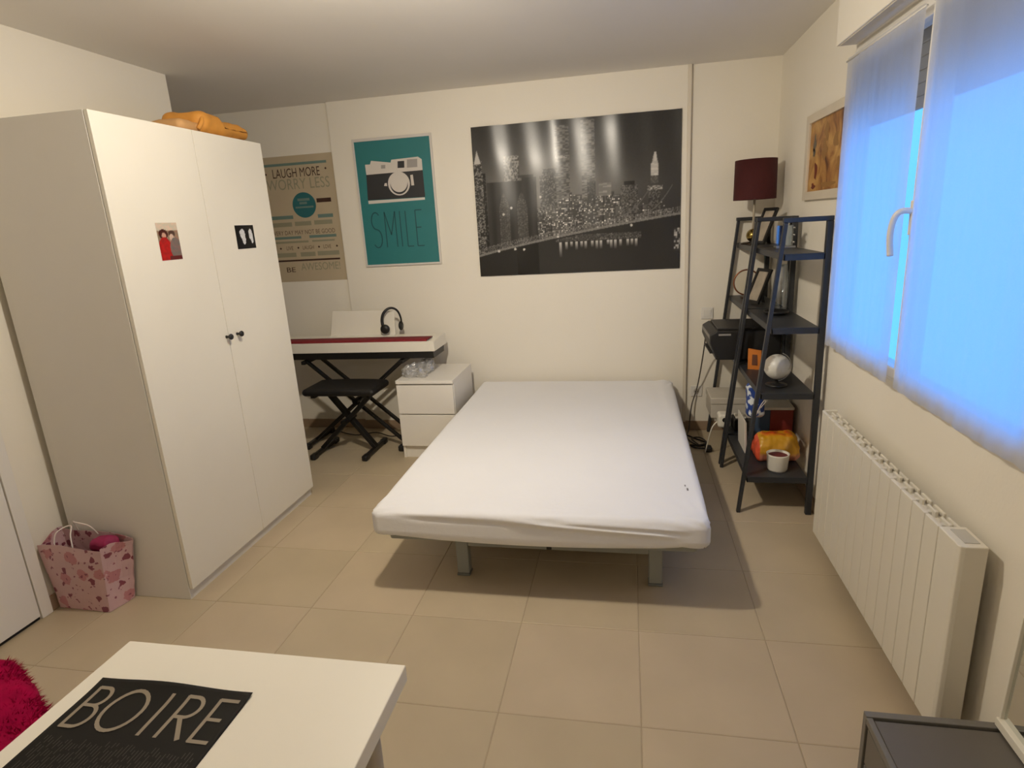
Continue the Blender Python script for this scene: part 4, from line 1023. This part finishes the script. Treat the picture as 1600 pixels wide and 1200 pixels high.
wallplate('light_switch', 'white wall switch right of the skyline poster', 'switch', .535, .855, YB, 'switch')
wallplate('wall_outlet', 'white wall socket low beside the far shelf leg', 'socket', .476, .296, YB, 'outlet')

# ================================================================== RADIATOR
rd = thing('radiator', 'long white electric radiator with vertical fins under the window', 'radiator', (.87, 2.1, .066))
M_rad = mat('radiator_enamel', (232, 226, 212), .35, var=.008)
rx0, rx1, ry0, ry1, rz0, rz1 = .838, .906, 1.566, 2.725, .066, .656
NF = 13; yend = 1.68; pitch = (ry1-yend)/NF
fin0 = None
for k in range(NF):
    y0, y1 = yend+k*pitch+.0015, yend+(k+1)*pitch-.0015
    if fin0 is None:
        h_ = (y1-y0)/2
        fb = MB().box(rx0, rx0+.012, -h_, h_, rz0, rz1)                     # front plate
        fb.box(rx0+.012, rx1-.014, -.009, .009, rz0+.01, rz1-.012)           # centre web
        fb.box(rx1-.014, rx1-.006, -h_+.008, h_-.008, rz0+.02, rz1-.006)     # rear plate
        fb.box(rx0+.034, rx0+.042, -h_+.012, h_-.012, rz0+.02, rz1-.003)
        fb.v = [(a, c+ry0, e) for a, c, e in fb.v]
        fin0 = fb.build('fin', M_rad, rd, bevel=.0025)
        base_loc = Vector((0, -ry0, 0))
        fin0.location = Vector((0, (y0+y1)/2-ry0, 0))
    else:
        rename_copy(fin0, Vector((0, (y0+y1)/2-ry0, 0)))
# wide control end with rounded corner
poly = [(rx0, yend-.0015), (rx0, ry0+.014), (rx0+.004, ry0+.004), (rx0+.014, ry0), (rx1-.002, ry0), (rx1, ry0+.004), (rx1, yend-.0015)]
MB().prism(poly, lambda u, v, d: (u, v, d), rz0, rz1+.002).build('control_end', M_rad, rd, bevel=.003)
MB().box(rx0+.02, rx1-.012, ry0+.02, yend-.02, rz1+.0022, rz1+.004).build('control_panel', mat('panel_pale_grey', (196, 192, 182), .4), rd)
MB().cyl((rx0+.04, ry0+.0002, rz0+.045), (rx0+.04, ry0-.002, rz0+.045), .006, n=14).build('screw', M_silver, rd)
MB().box(rx0+.004, rx1-.004, ry1, ry1+.010, rz0, rz1).build('end_cap', M_rad, rd, bevel=.003)
MB().box(rx0+.014, rx1-.016, yend, ry1, rz0+.004, rz0+.030).build('lower_collector', M_rad, rd)
MB().box(rx0+.014, rx1-.016, yend, ry1, rz1-.060, rz1-.022).build('upper_collector', M_rad, rd)
for y in (1.86, 2.45): MB().box(rx1-.008, XR-.001, y, y+.03, .2, .55).build('wall_bracket', M_rad, rd)

# ================================================================== GREY CABINET AND MIRROR
gx0, gx1, gy0, gy1, gz = .590, .928, .78, 1.408, .262
gcab = thing('metal_cabinet', 'low grey metal cabinet against the wall beside the radiator', 'cabinet', (.76, 1.1, 0))
M_gm = mat('grey_painted_metal', (112, 108, 102), .45, var=.03)
M_gm2 = mat('grey_metal_top', (98, 93, 86), .4, var=.03)
MB().box(gx0+.012, gx1, gy0, gy1-.002, .015, gz-.012).build('body', M_gm, gcab, bevel=.002)
MB().box(gx0, gx1, gy1-.020, gy1, .0, gz+.004).build('end_rim', M_gm, gcab, bevel=.002)
MB().box(gx0, gx1, gy0-.02, gy0-.001, .0, gz+.004).build('end_rim', M_gm, gcab, bevel=.002)
MB().box(gx0+.016, gx1-.002, gy0+.001, gy1-.027, gz-.0115, gz).build('top_plate', M_gm2, gcab, bevel=.002)
MB().box(gx0, gx0+.0145, gy0+.001, gy1-.0205, gz-.018, gz+.002).build('front_rail', M_gm, gcab, bevel=.002)
MB().box(gx0+.016, gx1-.004, gy1-.0268, gy1-.0202, gz-.0118, gz-.008).build('slot_shade', M_dark, gcab)  # near-black strip, paints shade into the gap along the rim
for z0, z1 in ((.022, .125), (.131, .238)):
    d = MB().box(gx0+.002, gx0+.0115, gy0+.004, gy1-.030, z0, z1).build('drawer', M_gm2, gcab, bevel=.002)
    MB().box(gx0-.004, gx0+.0018, 1.02, 1.14, z1-.03, z1-.018).build('pull', M_gm, d, bevel=.002)
mz0 = gz+.0015
mr = thing('wall_mirror', 'white-framed mirror standing on the grey metal cabinet', 'mirror', (.91, 1.1, gz))
tilt = .035
fn = lambda u, v, d: (.903-d+tilt*v/1.1, 1.400-u, gz+.006+v)
MW, MHt = .58, 1.10
b = MB()
b.prism(rect(0, MW, 0, .022), fn, -.001, .020); b.prism(rect(.0, .006, .022, MHt), fn, -.001, .014); b.prism(rect(MW-.006, MW, .022, MHt), fn, -.001, .014); b.prism(rect(.006, MW-.006, MHt-.022, MHt), fn, -.001, .020)
b.build('frame', M_white, mr, bevel=.0015)
MB().prism(rect(.006, MW-.006, .022, MHt-.022), fn, 0, .006).build('mirror_glass', mat('mirror_silver', (225, 228, 225), .02, metal=1, var=0), mr)

# ================================================================== TABLE, PLACEMAT, PINK SEAT
TZ = .742; tx0, tx1, ty0, ty1 = -1.017, -.414, -.11, .889
tb = thing('table', 'white rectangular table in the foreground', 'table', (-.71, .39, 0))
MB().box(tx0, tx1, ty0, ty1, TZ-.034, TZ).build('table_top', M_white, tb, bevel=.002)
for x in (tx0+.062, tx1-.062):
    for y in (ty0+.062, ty1-.062):
        l = MB().lathe((x, y, 0), [(.012, .0), (.013, .012), (.0205, .60), (.0205, TZ-.036)], n=24).build('leg', mat('leg_grey', (176, 168, 156), .4), tb, smooth=True)
        MB().cyl((x, y, TZ-.040), (x, y, TZ-.0345), .042, n=24).build('fixing_plate', M_silver, l)
pm = thing('placemat', 'black placemat lettered BOIRE lying on the white table', 'placemat', (-.82, .57, TZ))
pmx0, pmx1, pmy1, pmh = -.979, -.664, .784, .43
def pmfn(u, v, d):      # u right, v away from viewer
    lift = .0015+.0085*max(0, (v-(pmh-.05))/.05)**2*(.35+.65*math.sin(min(max(u/(pmx1-pmx0), 0), 1)*math.pi*1.15-.05)**2)
    return (pmx0+u, pmy1-pmh+v, TZ+lift+d)
PWm = pmx1-pmx0
b = MB(); n, m = 40, 60
vs = [pmfn(PWm*i/n, pmh*j/m, 0) for j in range(m+1) for i in range(n+1)]
b.add(vs, [(j*(n+1)+i, j*(n+1)+i+1, (j+1)*(n+1)+i+1, (j+1)*(n+1)+i) for j in range(m) for i in range(n)])
o = b.build('mat_sheet', mat('black_mat', (22, 20, 17), .7, spec=.2, var=.06, vscale=20), pm, smooth=True)
sm = o.modifiers.new('solid', 'SOLIDIFY'); sm.thickness = .0012; sm.offset = -1
M_letter = mat('taupe_ink', (140, 128, 110), .5)
# tall thin drawn capitals
def stroke(pts, w_, closed=False):
    out = []; n = len(pts)
    for i in range(n if closed else n-1):
        a, c = Vector(pts[i]), Vector(pts[(i+1) % n]); d = (c-a); L = d.length
        if L < 1e-6: continue
        d /= L; nn = Vector((-d.y, d.x))*w_/2; e = d*w_*.25
        out.append([tuple(a-nn-e), tuple(c-nn+e), tuple(c+nn+e), tuple(a+nn-e)])
    return out
v0, v1 = pmh-.108, pmh-.022; hh = v1-v0; S = .0070
def arc(cu, cv, a, c, t0, t1, n=14): return [(cu+a*math.cos(math.radians(t0+(t1-t0)*i/n)), cv+c*math.sin(math.radians(t0+(t1-t0)*i/n))) for i in range(n+1)]
glyphs = []
u = .018
glyphs.append(stroke([(u, v0), (u, v1)], S)+stroke([(u, v1), (u+.018, v1)]+arc(u+.018, v0+hh*.77, .016, hh*.23, 90, -90)+[(u, v0+hh*.54)], S)+stroke([(u+.018, v0+hh*.54)]+arc(u+.020, v0+hh*.27, .020, hh*.27, 90, -90)+[(u, v0)], S))
glyphs.append(stroke(arc(.105, v0+hh*.5, .035, hh*.5, 0, 360, 30), S))
glyphs.append(stroke([(.172, v0), (.172, v1)], S))
u = .205
glyphs.append(stroke([(u, v0), (u, v1)], S)+stroke([(u, v1), (u+.018, v1)]+arc(u+.018, v0+hh*.75, .019, hh*.25, 90, -90)+[(u, v0+hh*.5)], S)+stroke([(u+.014, v0+hh*.5), (u+.042, v0)], S*1.15))
u = .268
glyphs.append(stroke([(u, v0), (u, v1)], S)+stroke([(u, v1), (u+.034, v1)], S)+stroke([(u, v0+hh*.52), (u+.026, v0+hh*.52)], S)+stroke([(u, v0), (u+.034, v0)], S))
for polys in glyphs:
    b = MB(); d_ = .0010
    for p in polys:
        a0, a1, a2, a3 = [Vector(x) for x in p]; n_ = max(1, int((a1-a0).length/.006)); d_ += 1.5e-5
        vs = []
        for k in range(n_+1): vs += [pmfn(*a0.lerp(a1, k/n_), d_), pmfn(*a3.lerp(a2, k/n_), d_)]
        b.add(vs, [(2*k, 2*k+2, 2*k+3, 2*k+1) for k in range(n_)])
    b.build('letter', M_letter, pm)
rnd = random.Random(4); polys = []
for k in range(46):           # faint columns of fine print, too small to read
    u = .016+k*.0063; v = pmh-.125-rnd.uniform(0, .014)
    while v > .02:
        L = rnd.uniform(.006, .026); polys.append(rect(u, u+.0012, v-L, v)); v -= L+rnd.uniform(.003, .010)
b = MB()
for p in polys: b.add([pmfn(a, c, .0005) for a, c in p], [(0, 1, 2, 3)])
o = b.build('fine_print', mat('dim_ink', (54, 49, 40), .5), pm); o['kind'] = 'stuff'

# pink fluffy seat left of the table
ps = thing('fluffy_seat', 'bright pink fluffy seat beside the left edge of the white table', 'seat', (-1.62, .82, 0))
M_pink = mat('pink_fleece', (146, 2, 54), .95, var=.18, vscale=30, spec=.1)
sc_ = Vector((-1.60, .80, .43))
MB().rbox(sc_, (.235, .235, .055), .050, (20, 20, 10), crumple(.012, 9, 2)).build('cushion', M_pink, ps, smooth=True)
rnd = random.Random(9); hb = MB()
for k in range(9000):
    a, c = rnd.uniform(-.235, .235), rnd.uniform(-.235, .235)
    f = rnd.random()
    if f < .6: p = Vector((a, c, .050)); nn = Vector((0, 0, 1))
    elif f < .8: p = Vector((.228, c, rnd.uniform(-.05, .04))); nn = Vector((1, 0, .2))
    else: p = Vector((a, .228, rnd.uniform(-.05, .04))); nn = Vector((0, 1, .2))
    q_ = Vector([min(max(p[i], -(hh_-.05)), hh_-.05) for i, hh_ in enumerate((.235, .235, .055))])
    d = (p-q_); nn = d.normalized() if d.length > 1e-6 else nn
    root = sc_+q_+nn*.045
    tip = root+nn*rnd.uniform(.008, .017)+Vector((rnd.uniform(-1, 1), rnd.uniform(-1, 1), rnd.uniform(-1, .4)))*.010
    s_ = Vector((rnd.uniform(-1, 1), rnd.uniform(-1, 1), rnd.uniform(-1, 1))).normalized()*.0018
    hb.add([root-s_, root+s_, tip], [(0, 1, 2)])
o = hb.build('fleece_pile', M_pink, ps); o['kind'] = 'stuff'
M_legw = mat('white_leg', (214, 208, 198), .4)
MB().box(-1.82, -1.38, .58, 1.02, .345, .373).build('seat_board', M_legw, ps, bevel=.004)
for x in (-1.795, -1.405):
    for y in (.605, .995): MB().leg((x, y, 0), (x, y, .345), .036, .036).build('leg', M_legw, ps, bevel=.003)
ps.location = (-1.585, .825, 0); ps.rotation_euler = (0, 0, -.5)
